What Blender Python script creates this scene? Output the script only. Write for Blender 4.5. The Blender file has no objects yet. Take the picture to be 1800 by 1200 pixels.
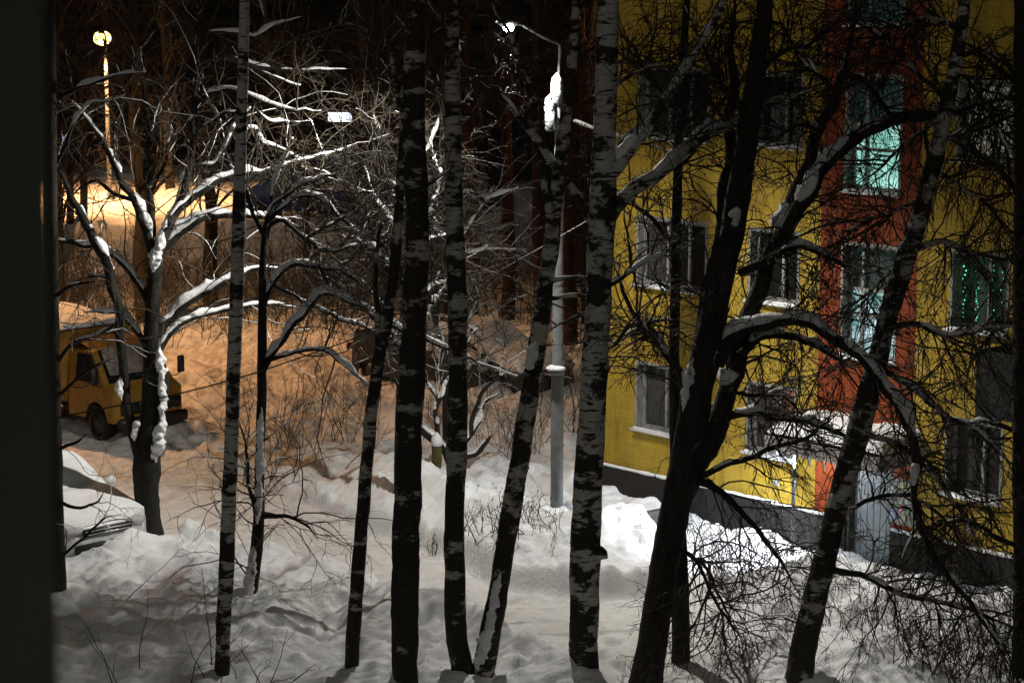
import bpy, math, random
import numpy as np
from mathutils import Vector

# ------------------------------------------------------------------ camera, world, exposure
S = bpy.context.scene
COL = S.collection
rng = np.random.default_rng(11)
random.seed(5)
F, PITCH, H = 3763.0, math.radians(9.6), 9.7
cp, sp = math.cos(PITCH), math.sin(PITCH)

cam_d = bpy.data.cameras.new('camera')
cam = bpy.data.objects.new('camera', cam_d)
COL.objects.link(cam)
cam.location = (0, 0, H)
cam.rotation_euler = (math.pi / 2 - PITCH, 0, 0)
cam_d.sensor_width = 36.0
cam_d.lens = F / 1800 * 36.0
cam_d.clip_start, cam_d.clip_end = 0.05, 2000
cam_d.dof.use_dof = True
cam_d.dof.focus_distance = 33.0
cam_d.dof.aperture_fstop = 15.0
S.camera = cam

W = bpy.data.worlds.new('World')
S.world = W
W.use_nodes = True
wn = W.node_tree.nodes
bg = wn['Background']
sky = wn.new('ShaderNodeTexSky')
sky.sky_type = 'NISHITA'
sky.sun_disc = False
sky.sun_elevation = math.radians(38)
sky.sun_rotation = math.radians(195)
W.node_tree.links.new(sky.outputs[0], bg.inputs[0])
bg.inputs[1].default_value = 0.0003

fill_sun = bpy.data.lights.new('front_fill', 'SUN')          # added fill from behind the camera that lifts the dark trunk fronts
fill_sun.energy = 0.19
fill_sun.angle = math.radians(35)
fill_sun.color = (1.0, 0.97, 0.88)
fill_sun_o = bpy.data.objects.new('front_fill', fill_sun)
COL.objects.link(fill_sun_o)
fill_sun_o.rotation_euler = Vector((0.18, 0.77, -0.61)).to_track_quat('-Z', 'Y').to_euler()
vs = S.view_settings
vs.view_transform = 'Standard'
vs.look = 'None'
vs.exposure = 0.0
vs.gamma = 1.0
cy = S.cycles
cy.use_denoising = True
cy.max_bounces = 5
cy.diffuse_bounces = 3
cy.glossy_bounces = 2
cy.transmission_bounces = 2
cy.transparent_max_bounces = 4
cy.sample_clamp_indirect = 3.0
cy.caustics_reflective = False
cy.caustics_refractive = False

LED_POWER, SODIUM_FAR, SODIUM_LEFT, SODIUM_BACK, ENTRY = 1900, 8500, 7600, 650, 1700
THROW, THROW_RIGHT = 2.5, 2.0

# ------------------------------------------------------------------ maths helpers
def ray(u, v):
    dx, dy = (u - 900) / F, (600 - v) / F
    return np.array([dx, cp + dy * sp, -sp + dy * cp])

def at(u, v, Y):
    d = ray(u, v); t = Y / d[1]
    return np.array([d[0] * t, Y, H + d[2] * t]), t

def gnd(u, v, z=0.0):
    d = ray(u, v); t = (H - z) / -d[2]
    return np.array([d[0] * t, d[1] * t])

def norm(a):
    return a / np.maximum(np.linalg.norm(a, axis=-1, keepdims=True), 1e-9)

def sstep(x):
    x = np.clip(x, 0, 1); return x * x * (3 - 2 * x)

_perm = np.random.default_rng(3).permutation(512)
_perm = np.concatenate([_perm, _perm, _perm])
_grad = norm(np.random.default_rng(4).normal(size=(512, 2)))
def perlin(x, y):
    x = np.asarray(x, float); y = np.asarray(y, float)
    xi, yi = np.floor(x).astype(int), np.floor(y).astype(int)
    xf, yf = x - xi, y - yi
    def g(ix, iy, fx, fy):
        h = _perm[(_perm[ix % 512] + iy) % 512]
        return _grad[h, 0] * fx + _grad[h, 1] * fy
    u, v = xf ** 3 * (xf * (xf * 6 - 15) + 10), yf ** 3 * (yf * (yf * 6 - 15) + 10)
    a = g(xi, yi, xf, yf) * (1 - u) + g(xi + 1, yi, xf - 1, yf) * u
    b = g(xi, yi + 1, xf, yf - 1) * (1 - u) + g(xi + 1, yi + 1, xf - 1, yf - 1) * u
    return (a * (1 - v) + b * v) * 1.5

# ------------------------------------------------------------------ mesh helpers
class MB:
    def __init__(s): s.v = []; s.q = []; s.n = 0; s.polys = []
    def add(s, v, q):
        v = np.asarray(v, float).reshape(-1, 3)
        s.v.append(v); s.q.append(np.asarray(q, int).reshape(-1, 4) + s.n); s.n += len(v)
    def tubes(s, P, R, k=3):
        P = np.asarray(P, float); R = np.asarray(R, float)
        if P.ndim == 2: P = P[None]; R = R[None]
        if len(P) == 0: return
        M, n, _ = P.shape
        T = norm(np.gradient(P, axis=1))
        mean = norm(P[:, -1] - P[:, 0])
        ref = np.where(np.abs(mean[:, 2:3]) > 0.75, np.array([[1., 0, 0]]), np.array([[0, 0, 1.]]))[:, None, :]
        side = norm(np.cross(T, ref)); up = np.cross(side, T)
        a = np.arange(k) * 2 * math.pi / k
        V = P[:, :, None, :] + R[:, :, None, None] * (np.cos(a)[None, None, :, None] * side[:, :, None, :] + np.sin(a)[None, None, :, None] * up[:, :, None, :])
        s.ringquads(V)
    def ringquads(s, V):
        M, n, k, _ = V.shape
        base = (np.arange(M) * n * k)[:, None, None] + (np.arange(n - 1) * k)[None, :, None]
        j = np.arange(k)[None, None, :]; j2 = (np.arange(k) + 1)[None, None, :] % k
        q = np.stack([base + j, base + j2, base + k + j2, base + k + j], -1)
        s.add(V.reshape(-1, 3), q.reshape(-1, 4))
    def box(s, c, size, rz=0.0, bev=0.0):
        hx, hy, hz = [x / 2 for x in size]
        ca, sa = math.cos(rz), math.sin(rz)
        if bev <= 0:
            pts = [(x, y, z) for z in (-hz, hz) for (x, y) in ((-hx, -hy), (hx, -hy), (hx, hy), (-hx, hy))]
            q = [(3, 2, 1, 0), (4, 5, 6, 7), (0, 1, 5, 4), (1, 2, 6, 5), (2, 3, 7, 6), (3, 0, 4, 7)]
        else:
            b = min(bev, hx * .9, hy * .9, hz * .9)
            pts = []
            for z, i in ((-hz, b), (-hz + b, 0), (hz - b, 0), (hz, b)):
                x0, y0 = hx - i, hy - i
                bb = b
                pts += [(-x0 + bb, -y0, z), (x0 - bb, -y0, z), (x0, -y0 + bb, z), (x0, y0 - bb, z),
                        (x0 - bb, y0, z), (-x0 + bb, y0, z), (-x0, y0 - bb, z), (-x0, -y0 + bb, z)]
            q = []
            for r in range(3):
                for j in range(8):
                    q.append((r * 8 + j, r * 8 + (j + 1) % 8, r * 8 + 8 + (j + 1) % 8, r * 8 + 8 + j))
            for o, f in ((24, 1), (0, -1)):
                for t in ((0, 1, 2, 3), (0, 3, 4, 7), (4, 5, 6, 7)):
                    tt = t if f > 0 else t[::-1]
                    q.append(tuple(o + i for i in tt))
        V = [(c[0] + x * ca - y * sa, c[1] + x * sa + y * ca, c[2] + z) for x, y, z in pts]
        s.add(V, q)
    def quad(s, a, b, c, d): s.add([a, b, c, d], [[0, 1, 2, 3]])
    def sphere(s, c, r, n=8, m=6, sz=1.0):
        th = np.linspace(0.02, math.pi - 0.02, m)
        a = np.arange(n) * 2 * math.pi / n
        V = np.stack([np.sin(th)[:, None] * np.cos(a) * r, np.sin(th)[:, None] * np.sin(a) * r, np.repeat(np.cos(th)[:, None] * r * sz, n, 1)], -1) + np.asarray(c)
        s.ringquads(V[None])
    def build(s, name, mat, parent=None, smooth=True, local=False, attrs=None):
        V = np.concatenate(s.v) if s.v else np.zeros((0, 3)); Q = np.concatenate(s.q) if s.q else np.zeros((0, 4), int)
        if parent is not None and not local: V = V - np.array(worldloc(parent))
        me = bpy.data.meshes.new(name)
        me.vertices.add(len(V)); me.vertices.foreach_set('co', V.astype(np.float32).ravel())
        me.loops.add(Q.size); me.loops.foreach_set('vertex_index', Q.astype(np.int32).ravel())
        me.polygons.add(len(Q)); me.polygons.foreach_set('loop_start', np.arange(0, Q.size, 4, dtype=np.int32))
        me.polygons.foreach_set('use_smooth', np.full(len(Q), smooth))
        me.update(calc_edges=True)
        if attrs is not None:
            for an, av in attrs.items():
                at_ = me.attributes.new(an, 'FLOAT', 'POINT'); at_.data.foreach_set('value', np.asarray(av, np.float32))
        me.materials.append(mat)
        o = bpy.data.objects.new(name, me); COL.objects.link(o)
        if parent is not None: o.parent = parent
        return o

def worldloc(o):
    l = Vector(o.location)
    while o.parent is not None:
        o = o.parent; l = l + Vector(o.location)
    return l

def empty(name, loc, rz=0.0):
    o = bpy.data.objects.new(name, None); COL.objects.link(o)
    o.location = loc; o.rotation_euler = (0, 0, rz); o.empty_display_size = 0.3
    return o

def tag(o, label=None, cat=None, group=None, kind=None):
    if label: o['label'] = label
    if cat: o['category'] = cat
    if group: o['group'] = group
    if kind: o['kind'] = kind
    return o

def copy_tree(o, parent=None):
    c = o.copy(); COL.objects.link(c)
    if parent is not None: c.parent = parent
    for ch in list(o.children): copy_tree(ch, c)
    return c

# ------------------------------------------------------------------ materials
def nodes(name):
    m = bpy.data.materials.new(name); m.use_nodes = True
    nt = m.node_tree
    return m, nt, nt.nodes, nt.links, nt.nodes['Principled BSDF']

def ramp(N, pts):
    r = N.new('ShaderNodeValToRGB'); e = r.color_ramp.elements
    e[0].position, e[0].color = pts[0][0], (*pts[0][1], 1)
    e[1].position, e[1].color = pts[-1][0], (*pts[-1][1], 1)
    for p_, c_ in pts[1:-1]:
        x = e.new(p_); x.color = (*c_, 1)
    return r

def noise(N, L, vec, scale, detail=4, rough=0.6, stretch=None):
    t = N.new('ShaderNodeTexNoise'); t.inputs['Scale'].default_value = scale
    t.inputs['Detail'].default_value = detail; t.inputs['Roughness'].default_value = rough
    if stretch is not None:
        mp = N.new('ShaderNodeMapping'); mp.inputs['Scale'].default_value = stretch
        L.new(vec, mp.inputs['Vector']); L.new(mp.outputs[0], t.inputs['Vector'])
    else: L.new(vec, t.inputs['Vector'])
    return t

def mat_simple(name, c0, c1=None, scale=8.0, rough=0.7, bump=0.0, bscale=40.0, metal=0.0, stretch=None, spec=0.3):
    m, nt, N, L, b = nodes(name)
    b.inputs['Roughness'].default_value = rough; b.inputs['Metallic'].default_value = metal
    b.inputs['Specular IOR Level'].default_value = spec
    tc = N.new('ShaderNodeTexCoord').outputs['Object']
    c1 = c1 or tuple(x * 0.75 for x in c0)
    t = noise(N, L, tc, scale, stretch=stretch)
    r = ramp(N, [(0.35, c1), (0.65, c0)])
    L.new(t.outputs[0], r.inputs[0]); L.new(r.outputs[0], b.inputs['Base Color'])
    if bump:
        t2 = noise(N, L, tc, bscale, stretch=stretch)
        bp = N.new('ShaderNodeBump'); bp.inputs['Strength'].default_value = bump; bp.inputs['Distance'].default_value = 0.02
        L.new(t2.outputs[0], bp.inputs['Height']); L.new(bp.outputs[0], b.inputs['Normal'])
    return m

def mat_emit(name, col, strength, c2=None, scale=5.0, stretch=None):
    m, nt, N, L, b = nodes(name)
    b.inputs['Base Color'].default_value = (0.02, 0.02, 0.02, 1)
    b.inputs['Emission Strength'].default_value = strength
    b.inputs['Emission Color'].default_value = (*col, 1)
    if c2:
        tc = N.new('ShaderNodeTexCoord').outputs['Object']
        t = noise(N, L, tc, scale, stretch=stretch)
        r = ramp(N, [(0.4, c2), (0.62, col)])
        L.new(t.outputs[0], r.inputs[0]); L.new(r.outputs[0], b.inputs['Emission Color'])
    return m

def mat_birch(name, dark, white=(0.52, 0.51, 0.46), seed=0.0, foot=-0.06):
    m, nt, N, L, b = nodes(name)
    b.inputs['Roughness'].default_value = 0.75; b.inputs['Specular IOR Level'].default_value = 0.15
    tc = N.new('ShaderNodeTexCoord').outputs['Object']
    mp = N.new('ShaderNodeMapping'); mp.inputs['Location'].default_value = (seed, seed * 1.7, seed * 0.6)
    L.new(tc, mp.inputs['Vector']); tc = mp.outputs[0]
    big = noise(N, L, tc, 1.0, 5, 0.66, (2.2, 2.2, 4.4))
    oz = N.new('ShaderNodeSeparateXYZ'); L.new(N['Texture Coordinate'].outputs['Object'], oz.inputs[0])
    mr = N.new('ShaderNodeMapRange'); mr.inputs['From Min'].default_value = 0.2; mr.inputs['From Max'].default_value = 3.2; mr.inputs['To Min'].default_value = foot; mr.inputs['To Max'].default_value = 0.03
    L.new(oz.outputs['Z'], mr.inputs['Value'])
    sh_ = N.new('ShaderNodeMath'); sh_.operation = 'ADD'; L.new(big.outputs[0], sh_.inputs[0]); L.new(mr.outputs[0], sh_.inputs[1])
    len_ = noise(N, L, tc, 1.0, 3, 0.6, (3.0, 3.0, 22.0))
    fine = noise(N, L, tc, 1.0, 5, 0.75, (14, 14, 55))
    r1 = ramp(N, [(0.50 - dark - 0.015, (0, 0, 0)), (0.50 - dark + 0.035, (1, 1, 1))])
    r2 = ramp(N, [(0.375, (0, 0, 0)), (0.415, (1, 1, 1))])
    L.new(sh_.outputs[0], r1.inputs[0]); L.new(len_.outputs[0], r2.inputs[0])
    mu = N.new('ShaderNodeMath'); mu.operation = 'MULTIPLY'
    L.new(r1.outputs[0], mu.inputs[0]); L.new(r2.outputs[0], mu.inputs[1])
    rw = ramp(N, [(0.3, tuple(x * 0.55 for x in white)), (0.6, white)])
    L.new(fine.outputs[0], rw.inputs[0])
    rd = ramp(N, [(0.3, (0.012, 0.011, 0.009)), (0.7, (0.05, 0.045, 0.035))])
    L.new(fine.outputs[0], rd.inputs[0])
    mx = N.new('ShaderNodeMix'); mx.data_type = 'RGBA'
    L.new(mu.outputs[0], mx.inputs['Factor']); L.new(rd.outputs[0], mx.inputs['A']); L.new(rw.outputs[0], mx.inputs['B'])
    L.new(mx.outputs['Result'], b.inputs['Base Color'])
    bp = N.new('ShaderNodeBump'); bp.inputs['Strength'].default_value = 0.6; bp.inputs['Distance'].default_value = 0.02
    L.new(mu.outputs[0], bp.inputs['Height']); L.new(bp.outputs[0], b.inputs['Normal'])
    return m

def mat_snow(name, ground=False):
    m, nt, N, L, b = nodes(name)
    b.inputs['Roughness'].default_value = 0.55; b.inputs['Specular IOR Level'].default_value = 0.25
    tc = N.new('ShaderNodeTexCoord').outputs['Object']
    t = noise(N, L, tc, 2.2, 6, 0.65)
    r = ramp(N, [(0.3, (0.76, 0.77, 0.79)), (0.7, (0.87, 0.87, 0.88))])
    L.new(t.outputs[0], r.inputs[0])
    out = r.outputs[0]
    if ground:
        a2 = N.new('ShaderNodeAttribute'); a2.attribute_name = 'far_shade'
        a = N.new('ShaderNodeAttribute'); a.attribute_name = 'packed'
        g1 = noise(N, L, tc, 3.5, 8, 0.75)
        g2 = ramp(N, [(0.38, (0.34, 0.29, 0.24)), (0.60, (0.72, 0.68, 0.63))])
        L.new(g1.outputs[0], g2.inputs[0])
        mx = N.new('ShaderNodeMix'); mx.data_type = 'RGBA'
        L.new(a.outputs['Fac'], mx.inputs['Factor']); L.new(out, mx.inputs['A']); L.new(g2.outputs[0], mx.inputs['B'])
        my = N.new('ShaderNodeMix'); my.data_type = 'RGBA'; my.inputs['B'].default_value = (.035, .035, .037, 1)  # near black that darkens the far snow as if unlit
        L.new(a2.outputs['Fac'], my.inputs['Factor']); L.new(mx.outputs['Result'], my.inputs['A'])
        out = my.outputs['Result']
    L.new(out, b.inputs['Base Color'])
    t2 = noise(N, L, tc, 14.0 if ground else 22.0, 6, 0.7)
    bp = N.new('ShaderNodeBump'); bp.inputs['Strength'].default_value = 0.6; bp.inputs['Distance'].default_value = 0.05
    L.new(t2.outputs[0], bp.inputs['Height']); L.new(bp.outputs[0], b.inputs['Normal'])
    return m

def mat_brick(name, c0, c1):
    m, nt, N, L, b = nodes(name)
    b.inputs['Roughness'].default_value = 0.7; b.inputs['Specular IOR Level'].default_value = 0.25
    tc = N.new('ShaderNodeTexCoord').outputs['Object']
    sx = N.new('ShaderNodeSeparateXYZ'); L.new(tc, sx.inputs[0])
    cx = N.new('ShaderNodeCombineXYZ'); L.new(sx.outputs['X'], cx.inputs['X']); L.new(sx.outputs['Z'], cx.inputs['Y'])
    br = N.new('ShaderNodeTexBrick'); L.new(cx.outputs[0], br.inputs['Vector'])
    br.inputs['Scale'].default_value = 1.0; br.inputs['Brick Width'].default_value = 0.26; br.inputs['Row Height'].default_value = 0.078
    br.inputs['Mortar Size'].default_value = 0.006; br.inputs['Mortar Smooth'].default_value = 0.3; br.inputs['Bias'].default_value = 0.0
    br.inputs['Color1'].default_value = (*c0, 1); br.inputs['Color2'].default_value = (*[x * 0.88 for x in c0], 1)
    br.inputs['Mortar'].default_value = (*[x * 0.82 for x in c0], 1)
    n1 = noise(N, L, tc, 1.0, 7, 0.72, (1.9, 1.9, .55))
    rr = ramp(N, [(0.30, (0.40, 0.38, 0.34)), (0.48, (0.80, 0.80, 0.78)), (0.68, (1.05, 1.05, 1.05))]); L.new(n1.outputs[0], rr.inputs[0])
    mx = N.new('ShaderNodeMix'); mx.data_type = 'RGBA'; mx.blend_type = 'MULTIPLY'; mx.inputs['Factor'].default_value = 1.0
    L.new(br.outputs['Color'], mx.inputs['A']); L.new(rr.outputs[0], mx.inputs['B'])
    L.new(mx.outputs['Result'], b.inputs['Base Color'])
    bp = N.new('ShaderNodeBump'); bp.inputs['Strength'].default_value = 0.5; bp.inputs['Distance'].default_value = 0.01
    bp.invert = True
    L.new(br.outputs['Fac'], bp.inputs['Height']); L.new(bp.outputs[0], b.inputs['Normal'])
    return m

M = {}
M['snow'] = mat_snow('snow'); M['snow_ground'] = mat_snow('snow_ground', True)
M['birch'] = mat_birch('birch_bark', 0.005, seed=1.0, foot=-0.02)
M['birch_mid'] = mat_birch('birch_bark_mid', -0.04, (0.46, 0.445, 0.39), 4.2)
M['birch_dark'] = mat_birch('birch_bark_dark', -0.09, (0.44, 0.42, 0.36), 9.1)
M['bark'] = mat_simple('grey_bark', (0.022, 0.020, 0.014), (0.008, 0.0075, 0.006), 9, 0.9, 0.9, 30, stretch=(1, 1, .35))
M['bark_dark'] = mat_simple('dark_bark', (0.035, 0.03, 0.023), (0.013, 0.012, 0.01), 9, 0.9, 0.9, 30, stretch=(1, 1, .35))
M['pine'] = mat_simple('pine_bark', (0.05, 0.024, 0.013), (0.018, 0.011, 0.007), 6, 0.9, 0.8, 20, stretch=(1, 1, .3))
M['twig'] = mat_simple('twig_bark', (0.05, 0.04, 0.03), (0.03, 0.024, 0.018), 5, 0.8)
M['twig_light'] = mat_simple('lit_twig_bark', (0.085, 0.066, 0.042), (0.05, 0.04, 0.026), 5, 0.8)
M['leaf'] = mat_simple('dry_catkin', (0.07, 0.055, 0.03), (0.03, 0.022, 0.012), 5, 0.8)
M['yellow'] = mat_brick('yellow_painted_brick', (0.45, 0.305, 0.036), None)
M['orange'] = mat_brick('orange_painted_brick', (0.27, 0.050, 0.011), None)
M['plinth'] = mat_simple('dark_plinth', (0.019, 0.016, 0.015), (0.013, 0.011, 0.010), 4, 0.85, 0.3, 20)
M['white'] = mat_simple('white_paint', (0.30, 0.30, 0.285), (0.19, 0.19, 0.18), 4, 0.5)
M['glass'] = mat_simple('dark_glass', (0.012, 0.013, 0.012), (0.006, 0.006, 0.006), 2, 0.12, spec=0.5)
M['concrete'] = mat_simple('concrete', (0.30, 0.29, 0.27), (0.2, 0.19, 0.18), 6, 0.85, 0.4, 30)
M['pole'] = mat_simple('galvanised_pole', (0.20, 0.215, 0.22), (0.14, 0.15, 0.155), 7, 0.5, 0.15, 25)
M['metal_dark'] = mat_simple('dark_metal', (0.05, 0.05, 0.05), (0.03, 0.03, 0.03), 7, 0.45)
M['door'] = mat_simple('grey_metal_door', (0.22, 0.24, 0.25), (0.17, 0.19, 0.2), 3, 0.45)
M['black'] = mat_simple('black_plastic', (0.014, 0.014, 0.014), (0.01, 0.01, 0.01), 7, 0.5)
M['chrome'] = mat_simple('chrome', (0.75, 0.75, 0.75), (0.6, 0.6, 0.6), 7, 0.15, metal=1.0)
M['truck'] = mat_simple('truck_yellow_paint', (0.27, 0.145, 0.022), (0.19, 0.10, 0.018), 2.5, 0.4)
M['lens'] = mat_simple('headlight_glass', (0.45, 0.45, 0.45), (0.3, 0.3, 0.3), 20, 0.1)
M['car_dark'] = mat_simple('dark_car_paint', (0.03, 0.028, 0.03), (0.022, 0.02, 0.022), 3, 0.3)
M['car_blue'] = mat_simple('blue_car_paint', (0.03, 0.08, 0.28), (0.025, 0.06, 0.22), 3, 0.3)
M['car_white'] = mat_simple('silver_car_paint', (0.5, 0.5, 0.5), (0.4, 0.4, 0.4), 3, 0.3)
M['rust'] = mat_simple('mossy_wood', (0.09, 0.08, 0.02), (0.05, 0.04, 0.02), 9, 0.9, 0.5)
M['frame'] = mat_simple('green_grey_paint', (0.36, 0.46, 0.33), (0.30, 0.39, 0.28), 6, 0.7)
M['ice'] = mat_simple('ice', (0.85, 0.9, 0.95), (0.7, 0.75, 0.8), 9, 0.15)
M['asphalt'] = mat_simple('dark_kerb', (0.10, 0.10, 0.10), (0.05, 0.05, 0.05), 6, 0.85, 0.4, 40)
M['farwall'] = mat_simple('far_wall', (0.03, 0.027, 0.026), (0.02, 0.018, 0.018), 1.0, 0.9)

# ------------------------------------------------------------------ terrain
def curve(pts):
    pts = sorted([tuple(p) for p in pts]); xs = np.array([p[0] for p in pts]); ys = np.array([p[1] for p in pts])
    return lambda X: np.interp(X, xs, ys)
YA = curve([gnd(1000, 1150, .3), gnd(880, 1090, .3), gnd(760, 1040, .3), gnd(660, 1000, .3), gnd(560, 975, .3), gnd(480, 950, .3), gnd(400, 925, .35), gnd(340, 905, .4), gnd(280, 920, .4), (-6.9, 35.9), (-9, 35.6), (-14, 35), (1.4, 28.3), (2.0, 26.0)])
YB = curve([gnd(1150, 1052), gnd(1060, 1062), gnd(900, 1042), gnd(830, 1012), gnd(740, 965), gnd(650, 940), gnd(560, 900), gnd(450, 865), (-8, 44), (-14, 50), (3.5, 34.0)])
YC = curve([(2.6, 33.2), gnd(1300, 1015, .55), gnd(1420, 992, .6), gnd(1500, 985, .65), gnd(1580, 990, .65), gnd(1640, 1035, .35), gnd(1800, 1072, .25), (9, 30.5), (14, 28)])
FOOT = [gnd(u, v, .35) for u, v in ((915, 1147), (948, 1148), (975, 1140), (912, 1168), (875, 1182), (860, 1150), (672, 1082), (700, 1075), (668, 1105), (850, 1190), (932, 1155), (540, 1120), (560, 1095), (585, 1072), (598, 1048), (622, 1030), (760, 1110), (745, 1082), (728, 1060), (300, 1130), (338, 1118), (372, 1122), (450, 1115), (480, 1102), (250, 1160), (200, 1150), (1080, 1090), (1062, 1115), (1095, 1130), (1072, 1158))]

def terrain(X, Y):
    X = np.asarray(X, float); Y = np.asarray(Y, float)
    z = np.zeros(np.broadcast(X, Y).shape)
    dA = YA(X) - Y
    a_on = sstep(dA / 0.55)
    z = z + a_on * (0.24 + 0.02 * np.clip(dA, 0, 6)) + 0.22 * np.exp(-((dA - 0.75) / 0.5) ** 2) * (0.6 + 0.8 * (perlin(X * .7 + 3, Y * .7) + .4))
    dB = Y - YB(X)
    hb = np.interp(X, [-8, -5, -3.3, -2, 0, 1.5, 2.2, 2.7], [0.1, 0.2, 0.45, 0.75, 0.85, 0.8, 0.65, 0])
    z = z + hb * (.58 * sstep(dB / 0.26) + .42 * sstep((dB - .3) / 2.0)) * (1 - 0.75 * sstep((dB - 2.2) / 3.5))
    dC = Y - YC(X)
    xc = sstep((X - 2.5) / 1.3) * np.interp(X, [3, 5, 5.8, 6.3, 7.5, 10], [.9, 1, 1, .65, .45, .4])
    z = z + 0.62 * xc * np.where(dC > 0, np.exp(-(dC / 0.75) ** 2), 0.25 + 0.75 * np.exp(-(dC / 2.2) ** 2))
    onroad = (1 - a_on) * (1 - sstep(dB / 0.5)) * (1 - sstep((X - 2.3) / 1.0))
    far = sstep((Y - 52) / 6)
    n = 0.17 * perlin(X * 0.55, Y * 0.55) + 0.16 * perlin(X * 1.3 + 9, Y * 1.3) + 0.09 * np.abs(perlin(X * 2.9 + 5, Y * 2.9)) + 0.045 * perlin(X * 6.3, Y * 6.3) + 0.05 * np.abs(perlin(X * 4.6 + 15, Y * 4.6))
    z = z + n * (1 - 0.72 * onroad)
    clods = np.clip(perlin(X * 4.3 + 31, Y * 4.3) * 1.2 - 0.12, 0, 1) * 0.12
    z = z + clods * np.exp(-((dB - 0.35) / 0.45) ** 2) * (hb > .3)
    for fx, fy in FOOT:
        z = z - 0.17 * np.exp(-(((X - fx) / 0.12) ** 2 + ((Y - fy) / 0.19) ** 2) ** 1.5) + 0.03 * np.exp(-(((X - fx) / 0.26) ** 2 + ((Y - fy) / 0.36) ** 2))
    # the far snow bank under the street lamp
    z = z + 0.9 * sstep((Y - 74) / 3.5) * sstep((-2 - X) / 4) - 0.35 * sstep((Y - 58) / 5) * (1 - sstep((Y - 73) / 3))
    return z

def packed(X, Y):
    dA = YA(X) - Y; dB = Y - YB(X)
    road = (1 - sstep((dA + 0.2) / 0.4)) * (1 - sstep((dB + 0.15) / 0.4)) * (1 - sstep((X - 2.6) / 1.2))
    near_truck = sstep((Y - 38.5) / 2.5) * (1 - sstep((X + 3.6) / 1.5)) * (1 - sstep((Y - 54) / 4))
    return np.clip(np.maximum(0.42 * road, 0.8 * near_truck), 0, 1)

def axis(*segs):
    out = []
    for a, b, st in segs: out.append(np.arange(a, b, st))
    return np.concatenate(out + [[segs[-1][1]]])
gx = axis((-160, -30, 6), (-30, -11, .6), (-11, 9.5, .06), (9.5, 20, .5), (20, 160, 6))
gy = axis((-20, 24, 4), (24, 27, .3), (27, 39, .05), (39, 42, .075), (42, 54, .14), (54, 95, .5), (95, 420, 8))
GX, GY = np.meshgrid(gx, gy)
GZ = terrain(GX, GY)
mb = MB()
ny, nx = GX.shape
ii = (np.arange(ny - 1)[:, None] * nx + np.arange(nx - 1)[None, :]).ravel()
mb.add(np.stack([GX, GY, GZ], -1), np.stack([ii, ii + 1, ii + 1 + nx, ii + nx], -1))
g = mb.build('snow_ground', M['snow_ground'], attrs={'packed': packed(GX, GY).ravel(), 'far_shade': sstep((GY - 96 - perlin(GX * .3, GY * .3) * 2) / 2).ravel()})  # second mask paints the night dark into the ground before the shop
tag(g, 'snow covered ground with trodden road, banks and footprints', kind='structure')

# ------------------------------------------------------------------ the yellow apartment building (local x along the facade, y inward, z up)
P0 = gnd(1123, 890)
bld = empty('apartment_building', (P0[0], P0[1], 0), math.atan2(-0.730, 0.683))
tag(bld, 'yellow brick apartment block with orange stair bay and dark plinth', 'building')
AX = np.array([0.683, -0.730]); NX = np.array([-0.730, -0.683])
def bworld(s, off, z):
    q = P0 + AX * s + NX * off
    return np.array([q[0], q[1], z])

SA, SE, ZT = -1.15, 16.0, 14.2
wins = []
for r, zb in enumerate((1.50, 4.20, 6.90, 9.60, 12.3)):
    for k, (a, b) in enumerate(((-0.07, 1.56), (2.62, 3.66), (6.85, 7.86), (9.6, 11.2), (12.6, 14.2))):
        wins.append((a, b, zb, zb + 1.2, 'room', r, k))
for r, (a, b) in enumerate(((3.48, 5.34), (6.26, 8.12), (8.98, 10.84))):
    wins.append((4.65, 5.72, a, b, 'stair', r, 9))
wins.append((4.85, 5.80, -0.1, 1.75, 'door', 0, 0))
holes = wins
ss = sorted({SA, SE, 4.15, 6.15} | {w[0] for w in holes} | {w[1] for w in holes})
zs = sorted({0.665, ZT} | {w[2] for w in holes if w[2] > .665} | {w[3] for w in holes})
mY, mO = MB(), MB()
for i in range(len(ss) - 1):
    for j in range(len(zs) - 1):
        a, b, c, d = ss[i], ss[i + 1], zs[j], zs[j + 1]
        cx_, cz_ = (a + b) / 2, (c + d) / 2
        if any(w[0] < cx_ < w[1] and w[2] < cz_ < w[3] for w in holes): continue
        (mO if 4.15 < cx_ < 6.15 else mY).quad((a, 0, c), (b, 0, c), (b, 0, d), (a, 0, d))
mY.quad((SA, 12, .665), (SA, 0, .665), (SA, 0, ZT), (SA, 12, ZT))
mY.quad((SE, 0, .665), (SE, 12, .665), (SE, 12, ZT), (SE, 0, ZT))
mY.quad((SE, 12, .665), (SA, 12, .665), (SA, 12, ZT), (SE, 12, ZT))
mY.build('wall', M['yellow'], bld, False, True)
mO.build('stair_bay', M['orange'], bld, False, True)
mp_ = MB()
for a, b in ((SA - .04, 4.85), (5.80, SE + .04)):
    mp_.box(((a + b) / 2, 0.0, 0.16), (b - a, 0.10, 1.0))
mp_.box((SA, 6, 0.16), (0.08, 11.9, 1.0))
mp_.build('plinth', M['plinth'], bld, False, True)
mp_ = MB()
for a, b in ((SA - .06, 4.83), (5.82, SE)):
    n_ = int((b - a) / .12)
    xs = np.linspace(a, b, n_)
    P = np.stack([xs, np.full(n_, -0.05), np.full(n_, 0.68)], -1)
    R = 0.035 * (0.75 + 0.8 * np.abs(perlin(xs * 2.3, xs * 0 + 2)))
    mp_.tubes(P, R, 6)
mp_.build('snow_ledge', M['snow'], bld, True, True)
rf = MB(); rf.box(((SA + SE) / 2, 6, ZT + .15), (SE - SA + .8, 12.8, .3)); rf.build('roof', M['concrete'], bld, False, True)

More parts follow.
